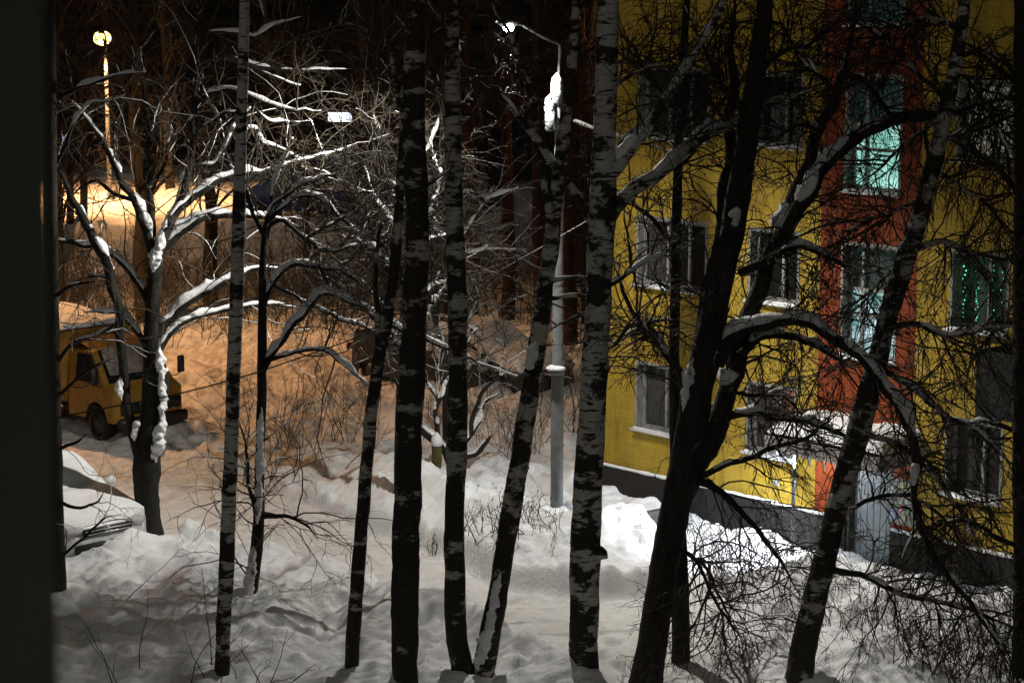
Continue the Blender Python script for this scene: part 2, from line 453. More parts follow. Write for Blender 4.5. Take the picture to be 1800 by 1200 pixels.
m_teal = mat_emit('stairwell_dim', (0.035, 0.12, 0.095), 0.2, (0.012, 0.05, 0.04), 2.5)
m_mint = mat_emit('stairwell_lit', (0.42, 0.85, 0.72), 1.0, (0.2, 0.5, 0.42), 2.0)
m_cold = mat_emit('stairwell_cold', (0.62, 0.82, 0.9), 1.0, (0.12, 0.3, 0.28), 2.0)
m_pink = mat_emit('pink_curtain', (0.75, 0.26, 0.18), 0.34, (0.5, 0.14, 0.09), 3, (8, 8, .6))
m_brown = mat_emit('brown_curtain', (0.25, 0.11, 0.08), 0.12, (0.1, 0.05, 0.04), 3, (8, 8, .6))
m_warm = mat_emit('warm_curtain', (0.85, 0.8, 0.62), 0.30, (0.02, 0.03, 0.01), 5)
m_green = mat_emit('green_glow', (0.012, 0.10, 0.04), 0.16, (0.004, 0.02, 0.008), 5)
m_fairy = mat_emit('fairy_green', (0.12, 1.0, 0.5), 1.4)
def frame_bars(m, a, b, c, d, y, t, splits, rows=()):
    m.box(((a + b) / 2, y, c + t / 2), (b - a, .05, t)); m.box(((a + b) / 2, y, d - t / 2), (b - a, .05, t))
    for x in [a + t / 2, b - t / 2] + [a + (b - a) * q for q in splits]:
        m.box((x, y - .003, (c + d) / 2), (t, .05, d - c - .004))
    for q in rows:
        m.box(((a + b) / 2, y - .006, c + (d - c) * q), (b - a - .01, .05, t))
for (a, b, c, d, kind, r, k) in wins:
    if kind == 'door': continue
    dep = 0.20
    fr = MB()
    splits = (0.36, 0.68) if k == 0 else (0.58,) if kind == 'room' else (0.27,)
    rows = (0.36, 0.60) if kind == 'stair' else ()
    frame_bars(fr, a, b, c, d, dep - .02, .055, splits, rows)
    win = fr.build('window', M['white'], bld, False, True)
    rv = MB()
    rv.quad((a, 0, c), (a, 0, d), (a, dep, d), (a, dep, c)); rv.quad((b, 0, d), (b, 0, c), (b, dep, c), (b, dep, d))
    rv.quad((a, 0, d), (b, 0, d), (b, dep, d), (a, dep, d)); rv.quad((a, 0, c), (a, dep, c), (b, dep, c), (b, 0, c))
    for (x0, x1) in ((a - .05, a), (b, b + .05)): rv.box(((x0 + x1) / 2, -.004, (c + d) / 2), (.05, .012, d - c))
    rv.box(((a + b) / 2, -.004, d + .03), (b - a + .1, .012, .06))
    rv.build('reveal', M['white'], win, False, True)
    sl = MB(); sl.box(((a + b) / 2, -.03, c - .03), (b - a + .16, .16, .045))
    xs = np.linspace(a - .04, b + .04, 14)
    sl.tubes(np.stack([xs, np.full(14, -.04), np.full(14, c + .005)], -1), (.042 * (0.4 + .9 * np.abs(perlin(xs * 3 + r, xs * 0 + k)))), 6)
    sl.build('sill', M['snow'], win, True, True)
    def pane(x0, x1, z0, z1, m_, off=0.0):
        p_ = MB(); p_.box(((x0 + x1) / 2, dep + .03 + off, (z0 + z1) / 2), (x1 - x0, .012, z1 - z0)); return p_.build('pane', m_, win, False, True)
    if kind == 'stair':
        zm = c + (d - c) * .60
        if r == 0:
            pane(a, b, zm, d, m_teal); pane(a, b, c, zm, m_cold)
        elif r == 1:
            pane(a, b, zm, d, m_teal); pane(a, b, c, zm, m_mint)
        else: pane(a, b, c, d, m_teal)
    elif r == 0 and k == 1:
        xm = a + (b - a) * .58
        pane(a, xm, c, d, m_brown); pane(xm, b, c, d, m_pink)
    elif r == 2 and k == 2:
        pane(a, b, c, d, m_warm)
    elif r == 1 and k == 2:
        pane(a, b, c, d, m_green)
        fl = MB()
        for x0, n_ in ((.10, 14), (.34, 22), (.62, 12), (.8, 10)):
            for q in range(n_):
                fl = MB(); fl.sphere((a + (b - a) * x0 + random.uniform(-.035, .035) + .04 * q / n_, dep - .055, d - .15 - (0.95 * q / n_)), random.choice((.006, .009, .014)), 6, 5); fl.build('light_bulb', m_fairy, win, True, True)
    else:
        pane(a, b, c, d, M['glass'])
        if k in (0, 2):   # curtain hanging just inside
            cu = MB(); xs = np.linspace(a + .06, a + (b - a) * .3, 24)
            yy = dep + .018 + .006 * np.sin(xs * 60)
            V = np.stack([np.stack([xs, yy, np.full(24, c + .06)], -1), np.stack([xs, yy, np.full(24, d - .06)], -1)])
            idx = np.arange(23)
            cu.add(V, np.stack([idx, idx + 1, idx + 25, idx + 24], -1))
            cu.build('curtain', mat_simple('curtain', (0.05, 0.047, 0.043), rough=.9) if 'curtain' not in bpy.data.materials else bpy.data.materials['curtain'], win, True, True)
# entrance door
dm = MB()
for q in range(6): dm.box((4.90 + .135 * q + .0675, .17, .78), (.128, .05, 1.80), bev=.006)
door = dm.build('door', M['door'], bld, False, True)
hm = MB(); hm.box((5.66, .12, .85), (.03, .05, .28), bev=.008); hm.build('handle', M['metal_dark'], door, False, True)
jm = MB(); jm.box((4.875, .10, .8), (.05, .2, 1.9)); jm.box((5.775, .10, .8), (.05, .2, 1.9)); jm.box((5.325, .10, 1.725), (.848, .2, .05)); jm.build('door_frame', M['metal_dark'], door, False, True)
gm = MB()   # sprayed marks on the door
for pts in (((5.02, 1.28), (5.12, 1.30), (5.10, 1.12), (5.20, 1.14), (5.19, 1.02)), ((5.24, 1.27), (5.33, 1.24), (5.27, 1.13), (5.36, 1.12)), ((5.0, 1.2), (5.02, 1.0))):
    P = np.array([(x, .142, z) for x, z in pts]); gm.tubes(P, np.full(len(P), .009), 4)
gm.build('graffiti', M['black'], door, False, True)
# canopy over the door
cm = MB(); cm.box((5.25, -.62, 2.03), (2.35, 1.20, .15), bev=.015)
canopy = cm.build('canopy', M['concrete'], bld, False, True)
fm = MB(); fm.box((5.25, -1.235, 2.06), (2.39, .03, .24)); fm.box((4.06, -.62, 2.06), (.03, 1.2, .24)); fm.box((6.44, -.62, 2.06), (.03, 1.2, .24)); fm.build('fascia', M['concrete'], canopy, False, True)
xs = np.linspace(4.06, 6.44, 30); ys = np.linspace(-1.24, -.02, 16)
XX, YY = np.meshgrid(xs, ys)
edge = np.minimum.reduce([sstep((XX - 4.03) / .22), sstep((6.47 - XX) / .22), sstep((YY + 1.28) / .2)])
ZZ = 2.16 + (.30 + .10 * perlin(XX * 1.6, YY * 1.6) + .03 * perlin(XX * 6, YY * 6)) * edge ** .6
cs = MB(); ii = (np.arange(15)[:, None] * 30 + np.arange(29)[None, :]).ravel()
cs.add(np.stack([XX, YY, ZZ], -1), np.stack([ii, ii + 1, ii + 31, ii + 30], -1)); cs.build('snow_cover', M['snow'], canopy, True, True)
ic = MB()
for q in range(60):
    if q < 26: x, y = 4.045, random.uniform(-1.22, -.05)
    else: x, y = random.uniform(4.05, 6.42), -1.25
    ln = random.choice((.06, .10, .16, .24)) * random.uniform(.7, 1.3)
    ic = MB(); P = np.array([(x, y, 1.97), (x, y, 1.97 - ln * .5), (x, y, 1.97 - ln)]); ic.tubes(P, np.array([.017, .010, .002]), 5); ic.build('icicle', M['ice'], canopy, True, True)
po = MB(); po.tubes(np.array([(4.38, -.85, -.3), (4.38, -.85, 1.96)]), np.array([.035, .035]), 10); po.build('canopy_post', M['pole'], bld, True, True)
lm = MB(); lm.box((4.40, -.85, 1.935), (.30, .16, .04), bev=.01); lm.build('entrance_lamp', mat_emit('entrance_lamp_glow', (.85, .93, 1.0), 18), bld, False, True)
def light(name, kind, loc, power, color, radius, parent=None, spot=None, blend=.5, rot=(0, 0, 0)):
    l = bpy.data.lights.new(name, kind); l.energy = power; l.color = color; l.shadow_soft_size = radius
    if kind == 'SPOT': l.spot_size = math.radians(spot); l.spot_blend = blend
    o = bpy.data.objects.new(name, l); COL.objects.link(o); o.location = loc; o.rotation_euler = rot
    if parent is not None: o.parent = parent; o.location = Vector(loc) - Vector(parent.location)
    return o
el = light('entrance_light', 'SPOT', bworld(4.40, .85, 1.86), ENTRY, (.84, .92, 1.0), .06, None, 112, .5)
el.rotation_euler = Vector((*(AX * -.85 + NX * .30), -1.0)).to_track_quat('-Z', 'Y').to_euler()
light('entrance_glow', 'POINT', bworld(4.62, .62, 1.86), 70, (.84, .92, 1.0), .06)   # the same lamp's wide sidelight on wall and icicles
# balcony
ba = MB(); ba.box((8.75, -.45, 3.10), (1.55, .9, .12)); ba.box((8.75, -.89, 3.62), (1.55, .04, .92)); ba.box((7.99, -.45, 3.62), (.04, .86, .92)); ba.box((9.51, -.45, 3.62), (.04, .86, .92))
ba.build('balcony', M['black'], bld, False, True)
# vents and small plates on the facade
vm = MB(); vm.box((3.3, -.01, 1.03), (.14, .04, .12), bev=.01); vm.build('vent', M['concrete'], bld, False, True); vm = MB(); vm.box((7.35, -.01, 1.0), (.16, .03, .22), bev=.01); vm.build('vent', M['concrete'], bld, False, True)
# notice board beside the door
nb = empty('notice_board', tuple(bworld(6.03, .01, 1.0)), math.atan2(-0.730, 0.683))
tag(nb, 'pale notice board covered with paper notices beside the grey entrance door', 'notice board')
bm_ = MB(); bm_.box((0, -.02, .18), (.52, .03, .78), bev=.008); bm_.build('panel', M['concrete'], nb, False, True)
pc = [mat_simple('paper_%s' % n, c, rough=.8) for n, c in (('white', (.7, .7, .68)), ('pink', (.6, .33, .36)), ('green', (.25, .38, .2)), ('yellow', (.6, .55, .35)), ('blue', (.4, .46, .62)), ('grey', (.45, .44, .42)))]
for q in range(18):
    w_, h_ = random.uniform(.07, .16), random.uniform(.08, .18)
    x, z = random.uniform(-.18, .18), random.uniform(-.12, .48)
    p_ = MB(); p_.box((x, -.037 - .0012 * q, z), (w_, .001, h_)); p_.build('notice', pc[q % 6 if q != 3 else 2], nb, False, True)

# ------------------------------------------------------------------ street lamps
LED_Y = 36.85
base = gnd(978, 942, .35)
lamp = empty('street_lamp', (base[0], base[1], 0)); tag(lamp, 'tall grey street lamp with lit white head beside the yellow building', 'street lamp')
bx, by = base[0], base[1]
def zpx(v, Y): return at(900, v, Y)[0][2]
z_top = zpx(225, by); z_cap = zpx(150, by); z_rod = zpx(78, by)
pm = MB(); zz_ = np.array([-.4, 1.2, zpx(652, by), zpx(652, by) + .02, 6.0, z_top])
x_lean = np.interp(zz_, [0, z_top], [0, 0.02])
pm.tubes(np.stack([bx + x_lean, np.full(6, by), zz_], -1), np.array([.112, .108, .104, .094, .082, .074]), 16)
pm.build('pole', M['pole'], lamp)
pm = MB(); zc = zpx(652, by); P = np.array([(bx, by, zc - .06), (bx, by, zc - .055), (bx, by, zc + .03), (bx, by, zc + .05)]); pm.tubes(P, np.array([.10, .135, .135, .10]), 14); pm.build('collar', M['pole'], lamp)
pm = MB()
zq = np.linspace(zc + .03, zc + .12, 5); pm.tubes(np.stack([np.full(5, bx - .02), np.full(5, by - .02), zq], -1), np.array([.16, .17, .15, .11, .02]), 12); pm.build('snow_cap', M['snow'], lamp)
bxm = MB()
bxm.tubes(np.array([(bx, by, z_top - .05), (bx, by, z_top + .12), (bx, by, z_top + .35), (bx, by, z_cap)]), np.array([.078, .06, .055, .055]), 12)
bxm.box((bx - .13, by - .06, z_top + .12), (.16, .2, .34), bev=.03)
bxm.tubes(np.array([(bx - .02, by - .02, z_top + .38), (bx - .02, by - .02, z_top + .42), (bx - .02, by - .02, z_cap - .08), (bx - .02, by - .02, z_cap)]), np.array([.04, .10, .10, .04]), 12)
bxm.build('junction_box', M['pole'], lamp)
sm = MB()
sm.tubes(np.array([(bx - .03, by - .03, z_cap - .3), (bx - .03, by - .03, z_cap - .1), (bx - .02, by - .02, z_cap + .1), (bx - .01, by, z_cap + .2)]), np.array([.07, .095, .088, .02]), 12)
sm.tubes(np.array([(bx - .14, by - .07, z_top + .22), (bx - .14, by - .07, z_top + .32), (bx - .13, by - .06, z_top + .48), (bx - .12, by - .06, z_top + .56)]), np.array([.05, .09, .075, .01]), 12)
sm.tubes(np.array([(bx + .05, by - .05, z_top - .1), (bx + .06, by - .06, z_top - .04), (bx + .06, by - .05, z_top + .06)]), np.array([.03, .07, .01]), 9)
sm.build('snow_cover', M['snow'], lamp)
head = np.array(at(895, 48, by - .75)[0])
am = MB()
am.tubes(np.array([(bx, by, z_cap), (bx + .03, by, z_rod - .1), (bx + .02, by - .03, z_rod), (bx - .25, by - .25, z_rod + .12), (head[0] + .12, head[1] + .1, head[2] + .08)]), np.array([.028, .026, .026, .024, .024]), 8)
am.build('arm', M['pole'], lamp)
hm = MB(); hm.tubes(np.array([(head[0] + .2, head[1] + .17, head[2] + .10), (head[0] + .12, head[1] + .10, head[2] + .09), (head[0] - .1, head[1] - .08, head[2] + .09), (head[0] - .2, head[1] - .17, head[2] + .08)]), np.array([.03, .08, .085, .02]), 10)
hm.build('lamp_head', M['metal_dark'], lamp)
dm = MB(); dm.sphere((head[0] - .01, head[1] - .03, head[2] - .01), .085, 14, 10, .8); dm.build('lamp_glass', mat_emit('led_glow', (1, .98, .92), 160), lamp)
ll = light('lamp_light', 'SPOT', (head[0] - .01, head[1] - .03, head[2] - .18), LED_POWER, (1.0, .965, .88), .07, lamp, 168, .55)
ll.data.use_nodes = True                               # street optics throw more light sideways along the road than straight down
ln = ll.data.node_tree.nodes; lk = ll.data.node_tree.links
geo = ln.new('ShaderNodeNewGeometry')
lobes = []
for axis_, hi_, lo_ in (((-.95, .14, -.26), THROW, .62), ((.75, -.30, -.62), THROW_RIGHT, .70)):
    dp = ln.new('ShaderNodeVectorMath'); dp.operation = 'DOT_PRODUCT'; dp.inputs[1].default_value = Vector(axis_).normalized()
    mrg = ln.new('ShaderNodeMapRange'); mrg.interpolation_type = 'SMOOTHSTEP'; mrg.inputs['From Min'].default_value = lo_; mrg.inputs['From Max'].default_value = .98
    mrg.inputs['To Min'].default_value = 0.5; mrg.inputs['To Max'].default_value = hi_ - .5
    lk.new(geo.outputs['Normal'], dp.inputs[0]); lk.new(dp.outputs['Value'], mrg.inputs['Value']); lobes.append(mrg)
sm_ = ln.new('ShaderNodeMath'); sm_.operation = 'ADD'
lk.new(lobes[0].outputs[0], sm_.inputs[0]); lk.new(lobes[1].outputs[0], sm_.inputs[1]); lk.new(sm_.outputs[0], ln['Emission'].inputs['Strength'])
ll.rotation_euler = Vector((-.73 * .24, -.683 * .24, -1.0)).to_track_quat('-Z', 'Y').to_euler()   # head tipped out over the road
# side bracket reaching toward the house
def wire_obj(name, pts, r, m, parent=None, k=5):
    w_ = MB(); w_.tubes(np.array(pts), np.full(len(pts), r), k); return w_.build(name, m, parent)
bt = [at(u, v, Y)[0] for u, v, Y in ((1010, 214, 36.6), (1040, 226, 36.9), (1080, 238, 37.3), (1106, 246, 37.7), (1180, 268, 38.3))]
cb = wire_obj('snowy_cable', bt[:], .012, M['black']); tag(cb, 'snow crusted cable running from street lamp pole to yellow building', 'cable')
sw = MB(); P = np.array([bt[0], bt[0] * .5 + bt[1] * .5, bt[1], bt[2], bt[3], bt[4]]) + np.array([0, 0, .02]); sw.tubes(P, np.array([.03, .035, .03, .028, .014, .006]), 6); sw.build('snow', M['snow'], cb)

SOD = (1.0, .49, .19)
def sodium(x, y, z, power, label, spot, glow=.18, emit=6, aim=(0, 0, 0), ground=0.0, group=None):
    o = empty('street_lamp', (x, y, ground)); tag(o, label, 'street lamp', group)
    p = MB(); p.tubes(np.array([(x, y, ground - .4), (x, y, ground + 3), (x, y, z + .25)]), np.array([.10, .085, .06]), 10); p.build('pole', M['pole'], o)
    a_ = MB(); a_.tubes(np.array([(x, y, z + .22), (x, y - .35, z + .38), (x + .05, y - .7, z + .30)]), np.array([.035, .03, .03]), 8); a_.build('arm', M['pole'], o)
    h_ = MB(); h_.tubes(np.array([(x + .05, y - .6, z + .28), (x + .06, y - .75, z + .27), (x + .07, y - 1.1, z + .26), (x + .07, y - 1.25, z + .24)]), np.array([.04, .13, .14, .03]), 10); h_.build('lamp_head', M['metal_dark'], o)
    g_ = MB(); g_.sphere((x + .06, y - .92, z + .06), glow, 14, 10, .8); g_.build('lamp_glass', mat_emit('sodium_glow', (1.0, .72, .22), emit), o)
    light('lamp_light', 'SPOT', (x + .06, y - .92, z + .06 - glow * .8 - .13), power, SOD, .12, o, spot, .6, aim)
    return o
p_, _ = at(177, 70, 85.0)
sodium(p_[0], 85.9, p_[2], SODIUM_FAR, 'far street lamp glowing amber above the snowy road behind the truck', 128, .36, 9, ground=terrain(p_[0], 85.9))
sodium(-15.5, 55.0, 10.2, SODIUM_LEFT, 'amber street lamp on the truck side of the yard, beyond the dark window frame', 155)
sodium(4.2, 60.0, 11.0, SODIUM_BACK, 'amber street lamp standing behind the far corner of the yellow building', 125)

# ------------------------------------------------------------------ trees
def catmull(pts, n):
    pts = np.array(pts, float)
    seg = np.concatenate([[0], np.cumsum(np.linalg.norm(np.diff(pts[:, :3], axis=0), axis=1))])
    P = np.vstack([2 * pts[0] - pts[1], pts, 2 * pts[-1] - pts[-2]])
    out = []
    for s_ in np.linspace(0, seg[-1], n):
        i = min(np.searchsorted(seg, s_, side='right') - 1, len(pts) - 2)
        t = (s_ - seg[i]) / max(seg[i + 1] - seg[i], 1e-6)
        p0, p1, p2, p3 = P[i], P[i + 1], P[i + 2], P[i + 3]
        out.append(.5 * ((2 * p1) + (-p0 + p2) * t + (2 * p0 - 5 * p1 + 4 * p2 - p3) * t * t + (-p0 + 3 * p1 - 3 * p2 + p3) * t ** 3))
    return np.array(out)

def px_path(px, Y0, Y1, step=.09, kink=0.0):
    n = len(px); pts = []
    for i, (u, v, w) in enumerate(px):
        p, t = at(u, v, Y0 + (Y1 - Y0) * i / max(n - 1, 1))
        pts.append((*p, w / 2 * t / F))
    L_ = sum(np.linalg.norm(np.array(pts[i + 1][:3]) - np.array(pts[i][:3])) for i in range(n - 1))
    q = catmull(pts, max(6, int(L_ / step)))
    P, R = q[:, :3], np.maximum(q[:, 3], .004)
    if kink:
        m = len(P); s_ = np.arange(m) * step; sd = px[0][0] * .37 + px[0][1] * .11
        j = np.stack([perlin(s_ * 2.1 + sd, s_ * 0 + 1.5) + .5 * perlin(s_ * 5.3 + sd, s_ * 0 + 7.5), perlin(s_ * 2.1 + sd, s_ * 0 + 11.5), perlin(s_ * 2.1 + sd, s_ * 0 + 21.5) + .5 * perlin(s_ * 5.3 + sd, s_ * 0 + 27.5)], 1)
        P = P + j * kink * sstep(s_ / .5)[:, None]
        R = R * (1 - .75 * sstep((np.linspace(0, 1, m) - .72) / .28))
    return P, np.maximum(R, .004)

def rough_tube(mb, P, R, k, amp, seed):
    n = len(P)
    T = norm(np.gradient(P, axis=0)); mean = norm((P[-1] - P[0])[None])[0]
    ref = np.array([1., 0, 0]) if abs(mean[2]) > .75 else np.array([0, 0, 1.])
    side = norm(np.cross(T, ref)); up = np.cross(side, T)
    a = np.arange(k) * 2 * math.pi / k
    s_ = np.arange(n) * .09
    ca, sa = np.cos(a), np.sin(a)
    nz = perlin(s_[:, None] * 2.2 + seed + ca[None] * .8, sa[None] * .8 + seed * 1.3 + 0 * s_[:, None]) * amp * 1.3 + perlin(s_[:, None] * 7 + seed + ca[None] * 2.5, sa[None] * 2.5 + seed) * amp * .7
    rr = R[:, None] * (1 + nz)
    V = P[:, None, :] + rr[..., None] * (ca[None, :, None] * side[:, None, :] + sa[None, :, None] * up[:, None, :])
    mb.ringquads(V[None])

def snow_on(mb, P, R, amt, seed, thick=1.0, fade=False):
    """snow resting on the upper side of a limb, in lumps with gaps"""
    n = len(P)
    if n < 4: return
    T = norm(np.gradient(P, axis=0)); up0 = np.array([0, 0, 1.])
    hor = np.sqrt(np.maximum(1 - T[:, 2] ** 2, 0))
    up = norm(up0[None] - T * T[:, 2:3]); side = np.cross(T, up)
    s_ = np.arange(n) * .09
    nz = .5 + .9 * perlin(s_ * 1.4 + seed, np.full(n, seed * .7)) + .35 * perlin(s_ * 5 + seed, np.full(n, 3.3))
    on = np.clip((nz - (1 - amt)) * 2.2, 0, 1) * sstep((hor - .10) / .3)
    if fade: on = on * sstep((np.arange(n) - 1.5) / 5.0)
    on = np.where(on < .08, 0, on ** .6)
    lump = 1 + .65 * perlin(s_ * 2.6 + seed * 2, np.full(n, 8.1))
    hgt = (R * 1.05 + .018) * on * thick * np.clip(.55 + .5 * nz, .4, 1.4) * np.clip(lump, .5, 1.8)
    wid = (R * 1.08 + .006) * np.clip(on * 1.3, 0, 1) * np.clip(.8 + .3 * lump, .7, 1.25)
    k = 12; a = np.arange(k) * 2 * math.pi / k
    C = P + up * (R * .60)[:, None]
    jit = 1 + .18 * perlin(s_[:, None] * 6 + seed, a[None] * 1.2 + seed) + .13 * perlin(s_[:, None] * 17 + seed, a[None] * 2.6 + seed)
    V = C[:, None, :] + (np.cos(a)[None] * wid[:, None] * jit)[..., None] * side[:, None, :] + (np.where(np.sin(a) > 0, np.sin(a), np.sin(a) * .5)[None] * hgt[:, None] * jit)[..., None] * up[:, None, :]
    mb.ringquads(V[None])

def grow(starts, dirs, lens, r0, n, wander, grav):
    m = len(starts); P = np.zeros((m, n, 3)); P[:, 0] = starts
    d = norm(dirs); st = (lens / (n - 1))[:, None]
    for i in range(1, n):
        d = norm(d + rng.normal(size=(m, 3)) * wander + np.array([0, 0, -grav]))
        P[:, i] = P[:, i - 1] + d * st
    R = r0[:, None] * np.linspace(1, .42, n)[None]
    return P, R

def sprout(P, R, count, t0, ang, ratio):
    """count children on each polyline of the batch P"""
    m, n, _ = P.shape
    idx = np.repeat(np.arange(m), count); c = len(idx)
    t = (t0 + (1 - t0) * rng.random(c)) * (n - 1.001)
    i = t.astype(int); f = (t - i)[:, None]
    pos = P[idx, i] * (1 - f) + P[idx, i + 1] * f
    tan = norm(P[idx, i + 1] - P[idx, i])
    rnd = rng.normal(size=(c, 3)); perp = norm(rnd - tan * (rnd * tan).sum(-1, keepdims=True))
    a = np.radians(rng.uniform(*ang, c))[:, None]
    d = np.cos(a) * tan + np.sin(a) * perp
    r = R[idx, i] * ratio
    return pos, d, r

def path_sprout(P, R, count, t0, t1, ang, ratio, rmax, upb=0.0):
    n = len(P)
    t = (t0 + (t1 - t0) * rng.random(count)) * (n - 1.001)
    i = t.astype(int)
    tan = norm(P[np.minimum(i + 1, n - 1)] - P[i])
    rnd = rng.normal(size=(count, 3)); perp = norm(rnd - tan * (rnd * tan).sum(-1, keepdims=True))
    a = np.radians(rng.uniform(*ang, count))[:, None]
    d = norm(np.cos(a) * tan + np.sin(a) * perp + np.array([0, 0, upb]))
    return P[i], d, np.minimum(R[i] * ratio, rmax)

def twigs_from(crown, snow, paths, dens, L1=(.7, 1.7), L2=(.3, .8), L3=(.12, .34), droop=.05, snowy=0.0, n2=4, n3=4, leafs=None, leaf_n=0, upb=.15, wander=.16, thick=1.0):
    for (P, R, t0, t1, mult) in paths:
        length = np.linalg.norm(np.diff(P, axis=0), axis=1).sum() * (t1 - t0)
        c = int(length * dens * mult)
        if c < 1: continue
        s_, d, r = path_sprout(P, R, c, t0, t1, (30, 75), .5, .010, upb)
        r = np.maximum(r, .005) * thick * rng.uniform(.7, 1.1, c)
        A, RA = grow(s_, d, rng.uniform(*L1, c), r, 9, wander, droop * .5)
        crown.tubes(A, RA, 4)
        if snow is not None and snowy > 0:
            sel = rng.random(c) < snowy
            if sel.any(): snow.tubes((A[sel] + np.array([0, 0, .006]))[:, ::1], np.minimum(RA[sel] * 1.0 + .002, .010) * (0.25 + rng.random((sel.sum(), 9)) * 1.0), 4)
        s2, d2, r2 = sprout(A, RA, n2, .12, (25, 65), .65)
        B, RB = grow(s2, d2, rng.uniform(*L2, len(s2)), np.clip(r2, .003, .006) * thick, 7, wander * 1.1, droop)
        crown.tubes(B, RB, 3)
        if snow is not None and snowy > 0:
            sel = rng.random(len(B)) < snowy * .55
            if sel.any(): snow.tubes(B[sel] + np.array([0, 0, .004]), np.full((sel.sum(), 7), .004) * (0.3 + rng.random((sel.sum(), 7)) * 1.2), 3)
        if n3:
            s3, d3, r3 = sprout(B, RB, n3, .15, (25, 60), .7)
            Cc, RC = grow(s3, d3, rng.uniform(*L3, len(s3)), np.clip(r3, .0022, .0035) * thick, 5, wander * 1.2, droop * 1.2)
            crown.tubes(Cc, RC, 3)
            if leafs is not None and leaf_n:
                k = min(len(Cc), int(len(Cc) * leaf_n))
                tips = Cc[rng.choice(len(Cc), k, replace=False)][:, -1]
                dd = np.array([0, 0, -1.]) + rng.normal(size=(k, 3)) * .35
                Q, RQ = grow(tips, dd, rng.uniform(.025, .06, k), np.full(k, .006), 3, .1, .1)
                leafs.tubes(Q, np.stack([np.full(k, .003), rng.uniform(.005, .009, k), np.full(k, .002)], 1), 4)

def tree(name, label, cat, Y, bark, trunks, limbs=(), dens=6, group=None, droop=.05, snowy=0, leaf=0, twig='twig', rough=.10, trunk_twigs=(), n2=4, n3=4, L1=(.7, 1.7), upb=.15, trunk_snow=0, wander=.16, thick=1.0):
    """trunks / limbs are traced outlines (u, v, width) set at the tree's own distance"""
    bu, bv, bw = trunks[0][0]
    b0, t = at(bu, bv, Y)
    gz = float(terrain(b0[0], b0[1]))
    root = empty(name, (b0[0], b0[1], gz)); tag(root, label, cat, group)
    crown, snow, leafs = MB(), MB(), MB()
    paths = []
    for ti, tr in enumerate(trunks):
        P, R = px_path(tr, Y, Y + (0 if ti == 0 else .25))
        if True:   # carry the stem down into the ground with a flare
            z0 = P[0][2]; dz = z0 - (gz - .3)
            if dz > 0.02:
                n_ = max(3, int(dz / .09)); d0 = norm((P[0] - P[3])[None])[0]
                ext = [P[0] + np.array([d0[0] / max(-d0[2], .5) * dz, 0, -dz]) * (1 - q) for q in np.linspace(0, 1, n_, endpoint=False)]
                P = np.vstack([np.array(ext), P]); R = np.concatenate([np.linspace(R[0] * 1.12, R[0], n_, endpoint=False), R])
        tm = MB(); rough_tube(tm, P, R, 18, rough, 3.1 * ti + bu * .013)
        tm.build('trunk', M[bark], root)
        if trunk_snow: snow_on(snow, P, R, trunk_snow, bu * .1 + ti, .55)
        for (a, b, mlt) in trunk_twigs:
            paths.append((P, R, a, b, mlt))
    for li, (px, sn, dY, mult, *ex) in enumerate(limbs):
        off = rng.uniform(-.06, .06)
        y0 = ex[0] if ex else off
        P, R = px_path(px, Y + y0, Y + y0 + dY, .07, .045)
        big = px[0][2] > 11
        lm_ = MB(); rough_tube(lm_, P, R, 10 if big else 7, rough * .9, li * 2.3 + bu * .01)
        lm_.build('limb', M[bark], root)
        if sn: snow_on(snow, P, R, min(sn, 1.5), li * 5.7 + bu * .03, 1.0, True)
        if mult: paths.append((P, R, .12, 1.0, mult))
    twigs_from(crown, snow if snowy else None, paths, dens, droop=droop, snowy=snowy, leafs=leafs, leaf_n=leaf, n2=n2, n3=n3, L1=L1, upb=upb, wander=wander, thick=thick)
    if crown.n: crown.build('crown', M[twig], root)
    if snow.n: snow.build('snow', M['snow'], root)
    if leafs.n: leafs.build('leaves', M['leaf'], root)
    return root

BT = 'birch trees in the yard'
# slim white birch on the left
tree('birch_tree', 'slim upright white birch at left with crisp black bands', 'birch tree', 27.9, 'birch',
     [[(389, 1200, 27), (394, 1080, 26), (400, 950, 27), (406, 800, 25), (411, 640, 25), (417, 480, 24), (422, 300, 21), (427, 130, 19), (431, -40, 17), (434, -160, 14)]],
     [([(418, 390, 7), (432, 330, 6), (452, 300, 5)], .5, .2, .5)], dens=2, group=BT, rough=.06)
# thin forked birch
tree('birch_tree', 'thin leaning birch forking at mid height, left of the thickest dark birch', 'birch tree', 28.3, 'birch_mid',
     [[(617, 1200, 26), (622, 1100, 25), (630, 1000, 24), (638, 900, 23), (646, 800, 23), (655, 710, 22), (668, 620, 22), (680, 565, 21), (690, 500, 19), (698, 420, 18), (704, 320, 16), (712, 180, 13), (718, 20, 10), (722, -80, 8)]],
     [([(666, 600, 13), (663, 540, 10), (662, 480, 8), (665, 410, 6), (669, 345, 5)], 0, .1, .6), ([(690, 480, 8), (680, 440, 5), (640, 410, 4), (600, 430, 3)], .4, .5, .8)], dens=3, group=BT, rough=.10)
